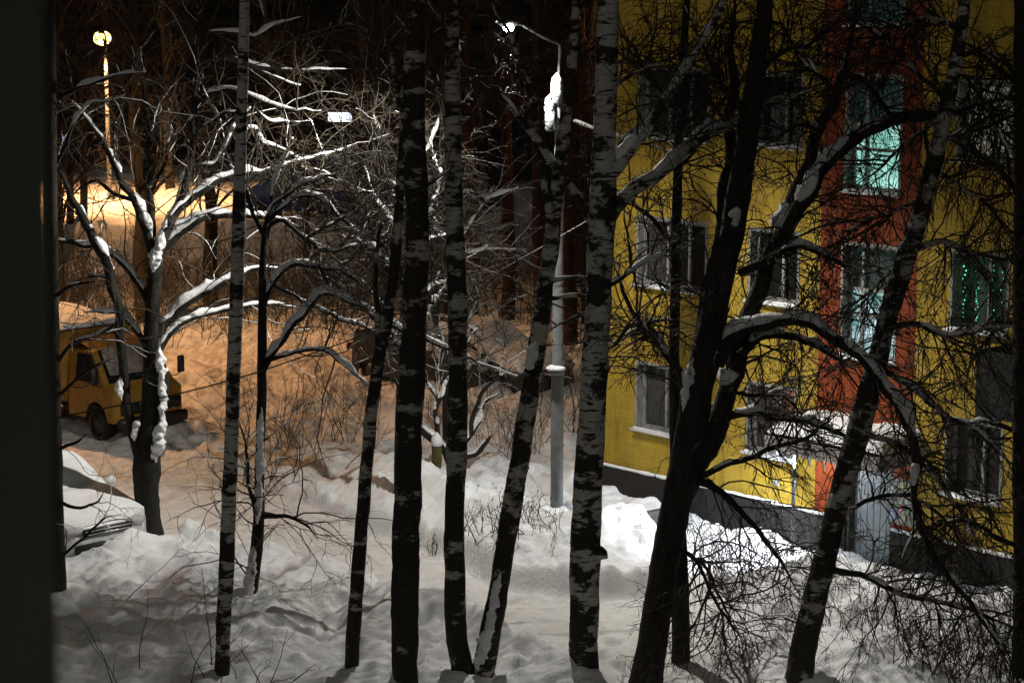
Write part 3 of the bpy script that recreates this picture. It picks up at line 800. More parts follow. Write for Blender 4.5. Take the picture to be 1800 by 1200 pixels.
# thickest dark birch
tree('birch_tree', 'thickest dark straight birch in the middle, mostly black bark', 'birch tree', 27.9, 'birch_dark',
     [[(712, 1200, 46), (712, 1120, 47), (711, 1040, 48), (713, 980, 50), (715, 900, 49), (718, 820, 46), (721, 720, 46), (727, 620, 45), (729, 540, 43), (734, 430, 42), (730, 300, 41), (728, 180, 39), (729, 80, 37), (731, 0, 34), (733, -160, 28)]],
     [([(712, 215, 14), (705, 180, 10), (694, 130, 8), (686, 80, 7), (680, 20, 5)], 0, -.3, .8), ([(746, 330, 7), (775, 310, 5), (800, 290, 4)], .3, .3, .8),
      ([(734, 480, 14), (742, 435, 12), (732, 395, 10), (705, 350, 8), (672, 318, 6), (640, 300, 4)], .5, 6.0, 2.6), ([(722, 540, 12), (700, 490, 10), (672, 455, 8), (640, 430, 7), (600, 405, 4)], .5, 5.2, 2.6),
      ([(742, 575, 11), (765, 530, 9), (782, 500, 7), (800, 470, 5)], .4, 5.5, 2.4), ([(716, 640, 10), (690, 590, 8), (660, 560, 7), (620, 540, 4)], .5, 4.4, 2.2), ([(738, 410, 11), (755, 370, 9), (770, 320, 7), (765, 270, 5)], .4, 6.5, 2.2)], dens=3, group=BT, rough=.11)
# double birch
twin = tree('birch_tree', 'double stemmed birch, one stem upright and one leaning right', 'birch tree', 28.4, 'birch_mid',
     [[(818, 1200, 40), (808, 1150, 38), (800, 1090, 37), (799, 1000, 36), (799, 920, 35), (802, 820, 36), (804, 740, 36), (805, 640, 34), (804, 540, 34), (801, 440, 33), (798, 330, 31), (796, 200, 28), (795, 90, 26), (794, 0, 24), (792, -160, 18)],
      [(846, 1200, 42), (858, 1130, 38), (871, 1070, 37), (882, 1000, 35), (892, 940, 35), (903, 870, 35), (915, 800, 34), (927, 720, 34), (938, 650, 32), (950, 570, 32), (960, 490, 30), (970, 420, 28), (980, 330, 24), (993, 220, 22), (1004, 120, 19), (1013, 20, 16), (1020, -80, 12)]],
     [([(968, 400, 14), (955, 320, 12), (943, 240, 11), (932, 160, 10), (912, 90, 9), (897, 62, 8), (872, 20, 6), (860, -30, 5)], 0, .5, .4),
      ([(1050, 400, 22), (1017, 352, 19), (985, 300, 16), (943, 238, 13), (905, 190, 11), (870, 160, 9), (845, 145, 6)], .45, -.3, .4),
      ([(945, 245, 11), (930, 170, 10), (912, 100, 9), (893, 70, 7), (868, 62, 5)], .3, 5.0, 1.3, .35), ([(930, 170, 8), (905, 130, 6), (880, 120, 5), (862, 140, 4)], .3, 1.5, 1.6, 3.0),
      ([(800, 195, 8), (812, 208, 7), (830, 208, 5), (850, 205, 4)], .2, .6, .6),
      ([(952, 500, 11), (1000, 488, 9), (1050, 492, 7), (1090, 486, 5)], .6, .5, .4), ([(945, 528, 10), (1000, 520, 8), (1060, 525, 6)], .5, .6, .4)], dens=3.0, group=BT, trunk_snow=.34, rough=.09, leaf=.15)
# big birch beside the lamp post
tree('birch_tree', 'large white birch with heavy side limbs in front of the building corner', 'birch tree', 28.2, 'birch',
     [[(1026, 1200, 52), (1026, 1130, 52), (1027, 1060, 51), (1029, 990, 54), (1031, 920, 52), (1036, 820, 50), (1041, 720, 48), (1047, 620, 47), (1052, 520, 46), (1057, 430, 47), (1060, 350, 48), (1062, 270, 43), (1064, 180, 41), (1067, 90, 40), (1069, 0, 38), (1072, -160, 30)]],
     [([(1030, 965, 34), (1050, 972, 28), (1062, 978, 20), (1067, 984, 8)], 0, -.1, 0),
      ([(1062, 392, 34), (1090, 355, 27), (1130, 322, 25), (1180, 283, 24), (1230, 245, 23), (1280, 215, 21), (1330, 190, 18), (1400, 165, 13), (1460, 150, 8)], .5, .9, .55),
      ([(1064, 322, 24), (1095, 278, 20), (1130, 235, 18), (1170, 175, 17), (1205, 115, 16), (1240, 60, 14), (1285, -5, 12), (1320, -60, 8)], .35, -.8, .5),
      ([(1066, 300, 16), (1095, 255, 13), (1130, 215, 10), (1180, 170, 8), (1215, 130, 6)], .4, .8, .5),
      ([(1040, 640, 8), (1090, 600, 6), (1130, 575, 5), (1180, 560, 4)], .5, .6, 1), ([(1075, 500, 8), (1110, 480, 7), (1150, 455, 5), (1190, 440, 4)], .5, .7, 1),
      ([(1060, 545, 8), (1010, 560, 6), (960, 590, 4)], .4, .4, .6), ([(1072, 160, 9), (1110, 130, 7), (1160, 110, 5), (1210, 85, 4)], .3, .5, 1)], dens=12, group=BT, droop=.10, thick=1.6, rough=.07, leaf=.2)
# leaning birch on the right
tree('birch_tree', 'leaning birch at right in front of the orange stair bay', 'birch tree', 28.4, 'birch_mid',
     [[(1403, 1200, 50), (1415, 1130, 47), (1428, 1070, 44), (1446, 1000, 42), (1462, 930, 40), (1480, 860, 40), (1500, 790, 42), (1520, 715, 40), (1540, 640, 36), (1560, 560, 34), (1585, 480, 33), (1608, 410, 32), (1630, 330, 30), (1650, 250, 28), (1668, 170, 26), (1685, 80, 24), (1698, -10, 21), (1710, -120, 16)]],
     [([(1516, 740, 20), (1530, 660, 18), (1545, 590, 16), (1563, 510, 14), (1580, 440, 13), (1598, 390, 10)], .4, -.4, .3),
      ([(1600, 440, 14), (1650, 425, 12), (1700, 440, 10), (1750, 455, 8), (1810, 465, 6)], .6, .4, 1.3),
      ([(1560, 575, 13), (1610, 570, 11), (1660, 590, 10), (1710, 583, 8), (1800, 570, 6)], .6, .3, 1.2),
      ([(1540, 640, 12), (1600, 680, 10), (1660, 730, 9), (1720, 760, 8), (1800, 800, 6)], .5, .5, 1.0),
      ([(1510, 760, 12), (1570, 780, 10), (1640, 830, 9), (1690, 900, 7), (1730, 980, 5)], .4, .3, .9),
      ([(1470, 910, 10), (1530, 880, 8), (1590, 870, 7), (1650, 900, 5), (1700, 960, 4)], .2, .4, .9),
      ([(1452, 1000, 13), (1520, 1010, 11), (1580, 1040, 10), (1650, 1060, 9), (1720, 1075, 8), (1800, 1110, 6)], .4, .2, 1.2),
      ([(1650, 250, 11), (1700, 230, 10), (1750, 215, 8), (1810, 190, 6)], .4, .3, 1.4), ([(1665, 180, 10), (1620, 130, 8), (1570, 90, 6), (1530, 40, 4)], .2, .3, 1.4),
      ([(1640, 300, 10), (1700, 330, 8), (1750, 380, 6), (1790, 450, 4)], .2, -.3, 1.4),
      ([(1690, 60, 11), (1650, 30, 9), (1600, 40, 7), (1540, 70, 5), (1480, 110, 4)], .2, .2, 1.8), ([(1685, 100, 11), (1730, 90, 9), (1770, 110, 7), (1815, 150, 5)], .2, .3, 1.8), ([(1660, 200, 9), (1600, 250, 7), (1550, 290, 5), (1500, 330, 4)], .2, .4, 1.5), ([(1680, 120, 9), (1720, 160, 8), (1760, 230, 6), (1780, 310, 4)], .2, -.2, 1.8), ([(1625, 350, 8), (1570, 370, 6), (1510, 400, 5), (1450, 420, 4)], .2, .5, 1.4), ([(1590, 460, 8), (1540, 500, 6), (1490, 540, 4)], .2, .3, 1.4)], dens=10, group=BT, droop=.15, thick=1.6, rough=.10, leaf=.55, trunk_snow=.12, wander=.18)
# the dark forked linden
linden = tree('linden_tree', 'dark forked linden leaning right with long arching snowy limbs', 'linden tree', 28.7, 'bark_dark',
     [[(1136, 1200, 58), (1146, 1130, 54), (1157, 1060, 52), (1168, 990, 52), (1182, 920, 52), (1196, 850, 54), (1210, 780, 55), (1222, 710, 54), (1234, 650, 55), (1248, 580, 52), (1262, 510, 46), (1280, 440, 44), (1294, 370, 42), (1306, 290, 40), (1318, 210, 38), (1330, 120, 34), (1342, 30, 30), (1354, -90, 24)]],
     [([(1200, 880, 30), (1232, 815, 36), (1268, 740, 36), (1288, 670, 34), (1304, 600, 34), (1326, 530, 32), (1348, 470, 30), (1374, 400, 28), (1404, 325, 24), (1432, 260, 22), (1458, 190, 20), (1482, 120, 17), (1500, 40, 14), (1512, -60, 10)], .35, .7, .7),
      ([(1262, 640, 26), (1285, 592, 24), (1320, 570, 23), (1370, 562, 22), (1420, 568, 21), (1465, 590, 20), (1510, 625, 19), (1550, 668, 18), (1585, 720, 18), (1606, 780, 17), (1612, 850, 16), (1606, 920, 14), (1590, 985, 10)], 1.0, -.9, .7),
      ([(1300, 625, 18), (1335, 592, 16), (1375, 586, 15), (1420, 602, 13), (1460, 628, 11), (1500, 650, 8)], .95, .6, .7),
      ([(1255, 745, 16), (1290, 728, 15), (1330, 718, 15), (1370, 735, 14), (1430, 742, 12), (1480, 765, 9), (1530, 800, 6)], .95, .3, .8),
      ([(1370, 425, 28), (1400, 370, 27), (1432, 315, 27), (1468, 270, 26), (1510, 238, 25), (1560, 215, 24), (1620, 200, 22), (1690, 192, 18), (1800, 170, 12)], .95, .5, .7),
      ([(1300, 480, 16), (1345, 460, 14), (1400, 430, 12), (1440, 440, 10), (1490, 465, 8), (1540, 480, 6)], .8, .4, .9),
      ([(1215, 700, 20), (1190, 650, 14), (1150, 600, 12), (1120, 560, 9), (1090, 500, 7), (1078, 455, 6)], .6, .5, .7),
      ([(1222, 660, 26), (1232, 580, 24), (1244, 500, 23), (1262, 410, 22), (1276, 320, 20), (1285, 220, 19), (1289, 100, 17), (1292, -40, 14)], 0, .8, .4),
      ([(1272, 690, 8), (1330, 690, 8), (1380, 700, 7), (1420, 740, 5)], .6, .9, .9),
      ([(1205, 850, 12), (1250, 830, 11), (1300, 810, 10), (1360, 790, 9), (1420, 765, 7), (1490, 720, 5)], .2, -.5, .9),
      ([(1205, 840, 16), (1245, 850, 14), (1290, 880, 12), (1330, 930, 9), (1370, 980, 7), (1410, 1050, 5)], 0, -.4, 1.2),
      ([(1172, 960, 8), (1225, 980, 7), (1250, 1040, 6), (1280, 1090, 5), (1310, 1130, 4)], 0, -.6, 1.4),
      ([(1608, 880, 13), (1625, 940, 12), (1660, 1000, 11), (1710, 1060, 10), (1760, 1130, 9)], .6, .3, 1.0, -.75),
      ([(1330, 130, 12), (1380, 90, 9), (1430, 70, 7), (1490, 20, 5)], .3, .3, 1.4), ([(1318, 210, 12), (1270, 150, 9), (1230, 70, 6), (1200, 10, 4)], .3, .4, 1.3), ([(1470, 160, 10), (1420, 120, 8), (1380, 60, 6), (1360, 0, 4)], .2, .4, 1.3), ([(1440, 230, 9), (1400, 220, 7), (1350, 250, 5)], .3, .4, 1.2),
      ([(1480, 130, 14), (1520, 145, 11), (1555, 190, 9), (1580, 230, 7)], .6, .1, .7)], dens=9, droop=.10, rough=.09, leaf=.3, thick=1.6, wander=.2)
tree('linden_tree', 'straight slender dark trunk just right of the forked linden', 'linden tree', 29.6, 'bark_dark',
     [[(1197, 1200, 33), (1197, 1120, 32), (1196, 1040, 30), (1194, 960, 28), (1191, 860, 24), (1187, 760, 21), (1185, 640, 19), (1187, 520, 18), (1189, 400, 18), (1192, 280, 17), (1198, 160, 15), (1205, 40, 13), (1212, -90, 10)]],
     [([(1186, 640, 8), (1150, 590, 7), (1110, 590, 5), (1070, 605, 4)], .4, .4, .8), ([(1188, 430, 9), (1150, 395, 8), (1110, 360, 7), (1080, 350, 5)], .5, .6, .7), ([(1192, 200, 8), (1150, 150, 7), (1110, 70, 5)], 0, .5, 1), ([(1190, 300, 8), (1230, 250, 6), (1260, 180, 5)], .2, .4, 1), ([(1195, 960, 7), (1240, 1000, 6), (1270, 1060, 5), (1290, 1110, 4)], 0, .3, 1.2)], dens=15, droop=.06, thick=1.6, rough=.06, leaf=.15, wander=.2)
tree('linden_tree', 'dark trunk cut off by the right edge of the view', 'linden tree', 28.8, 'bark_dark',
     [[(1798, 1240, 40), (1800, 1100, 38), (1798, 900, 34), (1796, 700, 32), (1797, 500, 31), (1798, 300, 29), (1796, 100, 27), (1794, -80, 24)]],
     [([(1790, 340, 12), (1750, 290, 10), (1700, 260, 8), (1640, 240, 6)], .3, .4, 1.2), ([(1790, 760, 10), (1740, 740, 8), (1690, 745, 6), (1640, 760, 4)], .4, .4, .9), ([(1790, 560, 9), (1740, 590, 7), (1700, 640, 5)], .4, .6, 1.4), ([(1792, 150, 10), (1740, 110, 8), (1680, 60, 6)], .2, .5, 1.5), ([(1792, 960, 10), (1740, 940, 8), (1690, 910, 7), (1640, 930, 5)], .5, .3, .8)], dens=8, droop=.10, leaf=.4, thick=1.6, wander=.2)
# dark trunk beside the window frame
tree('linden_tree', 'dark straight trunk beside the blurred window frame on the left', 'linden tree', 31.8, 'bark_dark',
     [[(104, 1078, 31), (101, 1000, 30), (97, 880, 29), (94, 740, 28), (91, 600, 27), (89, 430, 26), (88, 250, 24), (87, 80, 22), (86, -100, 18)]],
     [([(100, 790, 7), (125, 780, 6), (155, 765, 4)], .2, -.3, .8), ([(103, 880, 7), (130, 890, 6), (165, 880, 4), (190, 860, 3)], .1, -.4, .8), ([(105, 980, 6), (130, 960, 5), (170, 925, 4), (215, 905, 3)], 0, -.3, .6), ([(105, 1050, 7), (140, 1065, 6), (180, 1072, 5), (240, 1085, 4), (275, 1065, 3)], 0, -.3, .5), ([(100, 560, 8), (75, 520, 6)], .4, .2, .8), ([(99, 700, 8), (130, 670, 6), (170, 640, 5), (205, 630, 4)], .4, -.3, 1.3), ([(98, 640, 8), (130, 600, 6), (175, 585, 5), (220, 560, 4)], .4, -.2, 1.3), ([(97, 520, 8), (130, 500, 6), (170, 490, 4)], .4, -.2, 1.2),
      ([(98, 290, 8), (120, 250, 7), (140, 205, 6), (160, 180, 5), (190, 175, 5), (230, 165, 4)], .8, .4, .8), ([(98, 175, 11), (130, 158, 9), (170, 140, 8), (215, 130, 6), (260, 125, 4)], .8, .3, 1)], dens=3.6, snowy=.25, rough=.07, wander=.2)
SN = 'old snow laden trees'
# big snow-laden tree on the left
maple = tree('maple_tree', 'stout snow laden tree with open fork standing before the yellow truck', 'maple tree', 35.7, 'bark',
     [[(263, 962, 50), (262, 930, 46), (260, 890, 42), (258, 850, 44), (258, 810, 52), (262, 770, 42), (265, 720, 34), (267, 660, 30), (266, 600, 28), (268, 540, 27), (272, 480, 26), (276, 440, 26)]],
     [([(248, 800, 28), (235, 760, 20), (225, 710, 17), (217, 650, 16), (214, 600, 17), (210, 550, 17), (196, 490, 18), (178, 440, 17), (158, 400, 16), (135, 365, 15), (115, 330, 13), (98, 290, 11), (85, 240, 8)], .75, -.5, .35),
      ([(268, 800, 26), (282, 740, 20), (286, 690, 18), (284, 640, 14), (280, 600, 10)], .75, .1, 0),
      ([(272, 590, 22), (295, 560, 18), (330, 530, 17), (375, 505, 15), (415, 485, 13), (450, 470, 9), (490, 470, 6)], 1.35, .3, .4),
      ([(276, 625, 16), (290, 595, 13), (315, 568, 11), (345, 556, 10), (390, 548, 9), (440, 540, 8), (490, 535, 7), (545, 545, 5)], 1.3, .6, .4),
      ([(270, 460, 22), (295, 425, 18), (325, 400, 17), (355, 380, 16), (390, 378, 14), (430, 380, 12), (475, 380, 9), (540, 385, 6)], 1.3, .3, .6),
      ([(278, 440, 24), (290, 405, 20), (305, 375, 18), (330, 352, 17), (370, 325, 15), (420, 305, 13), (470, 300, 12), (530, 285, 10), (575, 268, 8), (605, 262, 5)], 1.15, .5, .6),
      ([(268, 440, 18), (255, 400, 15), (240, 355, 14), (218, 325, 13), (195, 285, 12), (172, 240, 10), (150, 205, 8), (125, 180, 5)], 1.0, -.4, .7),
      ([(262, 530, 15), (240, 495, 13), (215, 462, 12), (180, 440, 11), (140, 428, 10), (100, 420, 9), (60, 415, 7)], 1.1, .3, .5),
      ([(270, 470, 20), (266, 410, 15), (262, 340, 12), (258, 270, 10), (256, 200, 8), (250, 120, 6), (240, 40, 4)], .4, .3, .9),
      ([(258, 610, 12), (235, 575, 11), (210, 550, 10), (180, 545, 8), (150, 548, 6)], 1.1, .5, .6),
      ([(245, 355, 9), (200, 340, 7), (160, 320, 6), (120, 350, 4)], .7, .5, .8), ([(205, 500, 7), (175, 485, 6), (140, 490, 4)], 1, .3, .8),
      ([(298, 390, 17), (318, 345, 15), (332, 300, 13), (338, 240, 11), (342, 170, 9), (345, 90, 8), (346, 0, 6)], .9, -.3, .8, .15),
      ([(330, 290, 8), (378, 285, 7), (405, 235, 6), (440, 190, 5)], 1.1, .2, .4, .0), ([(338, 235, 8), (372, 215, 7), (395, 197, 7), (425, 195, 5)], 1.1, -.2, .5, 0),
      ([(342, 185, 9), (375, 160, 8), (410, 160, 8), (450, 175, 8), (500, 190, 7), (535, 193, 6), (562, 197, 4)], 1.3, -.4, .5, 0), ([(345, 110, 8), (400, 100, 8), (450, 112, 7), (510, 122, 6), (560, 124, 5), (620, 120, 3)], 1.1, .3, .5, 0),
      ([(440, 115, 6), (470, 130, 5), (500, 142, 4), (530, 147, 3)], 1.1, .2, .4, .1), ([(440, 180, 6), (465, 205, 5), (500, 210, 4), (550, 215, 3)], 1, .3, .5, -.15), ([(345, 60, 8), (410, 55, 8), (450, 60, 7), (490, 40, 5), (530, 30, 3)], .9, .3, .5, 0), ([(405, 310, 8), (440, 225, 7), (465, 250, 7), (500, 262, 7), (530, 275, 6)], 1.1, .1, .5, .3), ([(258, 330, 8), (290, 290, 6), (300, 230, 5), (295, 190, 4)], .6, .5, 1)],
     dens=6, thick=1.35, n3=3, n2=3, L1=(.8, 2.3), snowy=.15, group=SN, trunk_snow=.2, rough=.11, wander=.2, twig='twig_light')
# mid snow-laden tree
slim_maple = tree('maple_tree', 'slender snow laden tree with bushy suckers low on its stem', 'maple tree', 32.4, 'bark',
     [[(440, 1062, 20), (446, 1000, 22), (452, 950, 22), (455, 900, 20), (456, 840, 17), (458, 760, 16), (460, 680, 17), (461, 600, 16), (461, 520, 14), (463, 440, 12), (466, 400, 10)]],
     [([(462, 650, 14), (482, 615, 13), (505, 585, 13), (535, 550, 13), (568, 518, 12), (610, 528, 11), (650, 545, 11), (690, 570, 11), (730, 590, 10), (775, 605, 8), (830, 630, 6), (905, 658, 3)], 1.25, .4, .7),
      ([(462, 540, 11), (475, 500, 11), (495, 475, 11), (530, 465, 11), (570, 468, 10), (610, 478, 9), (640, 500, 7), (680, 540, 5)], 1.5, .4, .9),
      ([(465, 635, 9), (510, 622, 8), (560, 612, 8), (595, 630, 8), (625, 655, 7), (660, 690, 5)], 1.25, -.3, .8),
      ([(466, 400, 10), (480, 360, 8), (520, 330, 7), (560, 312, 6), (600, 300, 5), (660, 265, 3)], 1.0, .5, 1.3),
      ([(468, 400, 9), (500, 385, 8), (540, 420, 8), (575, 440, 7), (620, 430, 6), (680, 425, 4)], 1.1, .3, 1.4),
      ([(470, 390, 8), (520, 345, 8), (565, 350, 7), (600, 380, 6), (640, 415, 5), (700, 410, 4)], 1.2, .6, 1.4),
      ([(466, 420, 8), (440, 360, 7), (425, 320, 6), (400, 290, 4)], .8, -.3, 1),
      ([(480, 500, 7), (540, 530, 6), (600, 560, 6), (650, 580, 5), (700, 600, 4)], 1.1, .9, 1),
      ([(470, 420, 7), (480, 340, 6), (500, 280, 5), (530, 240, 4)], .6, .3, 1.3),
      ([(540, 418, 6), (590, 390, 5), (640, 360, 4), (690, 330, 3)], .9, .4, 1.6), ([(560, 468, 6), (580, 500, 5), (600, 530, 4)], 1, .4, 1.3),
      ([(458, 905, 16), (478, 905, 10), (500, 905, 7), (540, 925, 5), (560, 950, 3)], 0, -.5, 1.2), ([(452, 900, 14), (440, 860, 7), (432, 800, 5), (425, 750, 3)], .3, .3, 1)],
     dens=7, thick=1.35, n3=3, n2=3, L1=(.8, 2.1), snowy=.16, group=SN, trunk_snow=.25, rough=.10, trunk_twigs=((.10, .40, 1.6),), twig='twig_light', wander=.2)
# apple-like tree behind the double birch
tree('apple_tree', 'low crooked apple tree with a thick slab of snow on its bough', 'apple tree', 40.2, 'bark',
     [[(792, 812, 17), (786, 795, 17), (772, 778, 17), (756, 765, 17), (738, 750, 16), (720, 735, 12)]],
     [([(792, 800, 13), (815, 800, 12), (838, 795, 11), (858, 780, 9), (866, 764, 6)], 1.2, -.3, .5), ([(800, 800, 11), (822, 770, 10), (838, 742, 10), (850, 710, 9), (878, 690, 7)], 1.3, .3, .5), ([(828, 765, 8), (832, 730, 8), (848, 690, 7), (880, 660, 5), (900, 640, 4)], .3, .3, .8),
      ([(770, 775, 8), (768, 730, 9), (768, 700, 8), (752, 675, 6), (742, 650, 4)], .6, .2, 1), ([(768, 715, 7), (780, 690, 6), (790, 660, 5)], .9, .4, 1)], dens=6, snowy=.6, group='low trees behind the birches', trunk_snow=1.0, twig='twig_light')
tree('apple_tree', 'taller pale snow crusted tree behind the two middle birches', 'apple tree', 43.0, 'bark',
     [[(786, 800, 15), (785, 740, 14), (784, 680, 13), (780, 620, 12), (766, 560, 12), (764, 520, 12), (776, 480, 13), (796, 445, 12)]],
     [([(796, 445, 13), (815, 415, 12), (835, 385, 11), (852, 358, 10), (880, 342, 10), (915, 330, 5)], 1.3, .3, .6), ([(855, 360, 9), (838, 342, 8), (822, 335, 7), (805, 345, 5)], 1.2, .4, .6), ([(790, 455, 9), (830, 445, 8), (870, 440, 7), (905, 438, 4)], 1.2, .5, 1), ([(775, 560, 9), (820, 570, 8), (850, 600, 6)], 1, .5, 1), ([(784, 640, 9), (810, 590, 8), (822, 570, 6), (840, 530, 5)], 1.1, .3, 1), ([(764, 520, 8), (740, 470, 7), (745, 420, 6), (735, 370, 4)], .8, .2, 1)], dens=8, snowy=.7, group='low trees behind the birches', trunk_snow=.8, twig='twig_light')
# crown of fine lit twigs between the two dark birches
tree('maple_tree', 'young tree whose fine lit twigs show between the middle birches', 'maple tree', 37.5, 'bark',
     [[(700, 900, 16), (700, 800, 14), (702, 700, 13), (706, 600, 12), (712, 480, 11), (716, 380, 10), (722, 300, 8), (738, 220, 6)]],
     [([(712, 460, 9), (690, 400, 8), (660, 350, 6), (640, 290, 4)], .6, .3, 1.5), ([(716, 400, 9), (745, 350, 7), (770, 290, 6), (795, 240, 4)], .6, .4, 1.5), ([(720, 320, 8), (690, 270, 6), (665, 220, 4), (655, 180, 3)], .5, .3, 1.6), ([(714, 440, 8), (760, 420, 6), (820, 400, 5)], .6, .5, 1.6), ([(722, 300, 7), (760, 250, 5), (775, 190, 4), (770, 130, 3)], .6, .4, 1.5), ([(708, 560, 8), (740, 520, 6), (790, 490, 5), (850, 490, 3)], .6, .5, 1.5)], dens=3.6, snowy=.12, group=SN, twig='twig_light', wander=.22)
# thin dead sapling left of the apple tree
def plaster(root, strips, Y):
    for k, px in enumerate(strips):      # snow blown onto the side of a stem
        P, R = px_path(px, Y, Y, .022)
        n = len(P); s_ = np.arange(n) * .022; sd = px[0][0] * .17 + k
        R = R * (1 + .45 * perlin(s_ * 4.1 + sd, s_ * 0 + 3) + .35 * perlin(s_ * 13 + sd, s_ * 0 + 9)) * np.minimum(1, .25 + 1.5 * np.minimum(np.linspace(0, 1, n), np.linspace(1, 0, n)) * 4)
        P = P + np.stack([.02 * perlin(s_ * 5 + sd, s_ * 0 + 1), .0 * s_, 0 * s_], 1)
        m = MB(); rough_tube(m, P, np.maximum(R, .006), 16, .42, sd); m.build('snow', M['snow'], root)
plaster(maple, [[(268, 822, 12), (273, 800, 18), (280, 768, 20), (285, 738, 12), (285, 728, 9), (286, 705, 17), (285, 680, 12), (283, 668, 8), (284, 652, 18), (281, 625, 13), (279, 600, 6)], [(236, 775, 8), (238, 752, 13), (246, 738, 7)], [(214, 705, 7), (211, 682, 14), (213, 660, 6)], [(269, 478, 9), (272, 455, 20), (280, 432, 20), (287, 408, 10)]], 35.54)
plaster(slim_maple, [[(432, 1060, 16), (440, 1010, 16), (446, 960, 12)], [(452, 920, 14), (455, 880, 12), (457, 820, 14), (458, 760, 12), (459, 715, 7)]], 32.28)
plaster(twin, [[(838, 1185, 14), (850, 1140, 20), (861, 1095, 18), (870, 1050, 14), (880, 1005, 9)], [(930, 650, 16), (936, 620, 20), (941, 600, 12)]], 28.30)
plaster(linden, [[(1201, 722, 8), (1206, 690, 14), (1212, 660, 16), (1218, 628, 7)], [(1288, 400, 14), (1292, 382, 22), (1296, 362, 12)]], 28.56)
# ------------------------------------------------------------------ shrubs
def shrub(label, u, v, Yz, n, hgt, spread, cat='shrub', snowy=0.0, leaf=0, twig='twig', group='bare shrubs in the snow', r0=.008, n2=3, n3=3):
    q = gnd(u, v, Yz); gz = float(terrain(q[0], q[1]))
    root = empty('shrub', (q[0], q[1], gz)); tag(root, label, cat, group)
    st = np.stack([q[0] + rng.normal(size=n) * spread * .4, q[1] + rng.normal(size=n) * spread * .4, np.full(n, gz - .1)], -1)
    d = np.stack([rng.normal(size=n) * .38, rng.normal(size=n) * .38, np.ones(n)], -1)
    A, RA = grow(st, d, rng.uniform(.55, 1.0, n) * hgt, np.full(n, r0), 9, .13, .01)
    c, s_, l = MB(), MB(), MB()
    c.tubes(A, RA, 4)
    p2, d2, r2 = sprout(A, RA, n2, .25, (20, 55), .7)
    B, RB = grow(p2, d2, rng.uniform(.2, .45, len(p2)) * hgt, np.clip(r2, .003, .006), 7, .14, 0)
    c.tubes(B, RB, 3)
    p3, d3, r3 = sprout(B, RB, n3, .2, (20, 55), .7)
    Cc, RC = grow(p3, d3, rng.uniform(.1, .25, len(p3)) * hgt, np.clip(r3, .0025, .004), 5, .16, 0)
    c.tubes(Cc, RC, 3)
    c.build('stems', M[twig], root)
    if snowy:
        sel = rng.random(len(B)) < snowy
        s_.tubes(B[sel] + np.array([0, 0, .01]), np.full((sel.sum(), 7), .012) * rng.random((sel.sum(), 7)), 4)
        s_.build('snow', M['snow'], root)
    if leaf:
        k = int(len(Cc) * leaf); tips = Cc[rng.choice(len(Cc), k, replace=False)][:, -1]
        Q, RQ = grow(tips, np.array([0, 0, -1.]) + rng.normal(size=(k, 3)) * .4, rng.uniform(.03, .06, k), np.full(k, .006), 3, .1, .1)
        l.tubes(Q, np.stack([np.full(k, .003), rng.uniform(.006, .01, k), np.full(k, .002)], 1), 4); l.build('leaves', M['leaf'], root)
    return root
shrub('short twiggy shrub on the snow bank between the double birch stems', 850, 925, .8, 22, .75, .9, leaf=.3)
shrub('short twiggy shrub on the snow bank left of the lamp post', 928, 920, .8, 22, .75, .8, leaf=.3)
shrub('small shrub on the bank right of the thick dark birch', 755, 905, .7, 10, .5, .5, leaf=.3)
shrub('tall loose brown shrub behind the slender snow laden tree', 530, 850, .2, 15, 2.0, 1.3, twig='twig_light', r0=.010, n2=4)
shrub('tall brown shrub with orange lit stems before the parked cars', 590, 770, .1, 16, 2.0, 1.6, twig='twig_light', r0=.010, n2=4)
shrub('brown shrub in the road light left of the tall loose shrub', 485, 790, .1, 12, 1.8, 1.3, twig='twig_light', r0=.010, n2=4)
shrub('dense snowy bush in the bright light near the house entrance', 1335, 1022, .5, 40, 1.25, 1.1, leaf=.2, n2=4, n3=4)
shrub('wiry bush at the left end of the bright entrance snow', 1262, 1035, .3, 24, 1.15, .9, leaf=.2)
shrub('dark thick shrub under the dark trunk at lower right corner', 1745, 1190, .2, 40, 1.35, 1.1, leaf=.5, n2=4, n3=4)
shrub('upright thin shrub below the plinth at right', 1625, 1150, .3, 34, 1.2, .9, leaf=.3, n2=4)
shrub('low broom like shrub at the foot of the forked linden', 1118, 1210, .2, 18, .75, .35)
shrub('few bare canes poking from the snow at lower left', 318, 1190, .4, 8, 1.5, 1.2, n2=2, n3=1)
shrub('bare canes beside the slim white birch foot', 438, 1205, .4, 7, 1.1, .7, n2=2, n3=1)
shrub('low wiry shrub on the mound behind the leaning birch', 1530, 1060, .6, 26, .9, .9, leaf=.4)
shrub('leafless bush right of the lamp post by the building corner', 1010, 770, .1, 18, 2.6, 1.0, twig='twig_light', r0=.010)
shrub('rust coloured bush hanging with seeds between leaning stem and lamp post', 905, 800, .1, 22, 1.9, 1.2, twig='twig_light', leaf=.5)

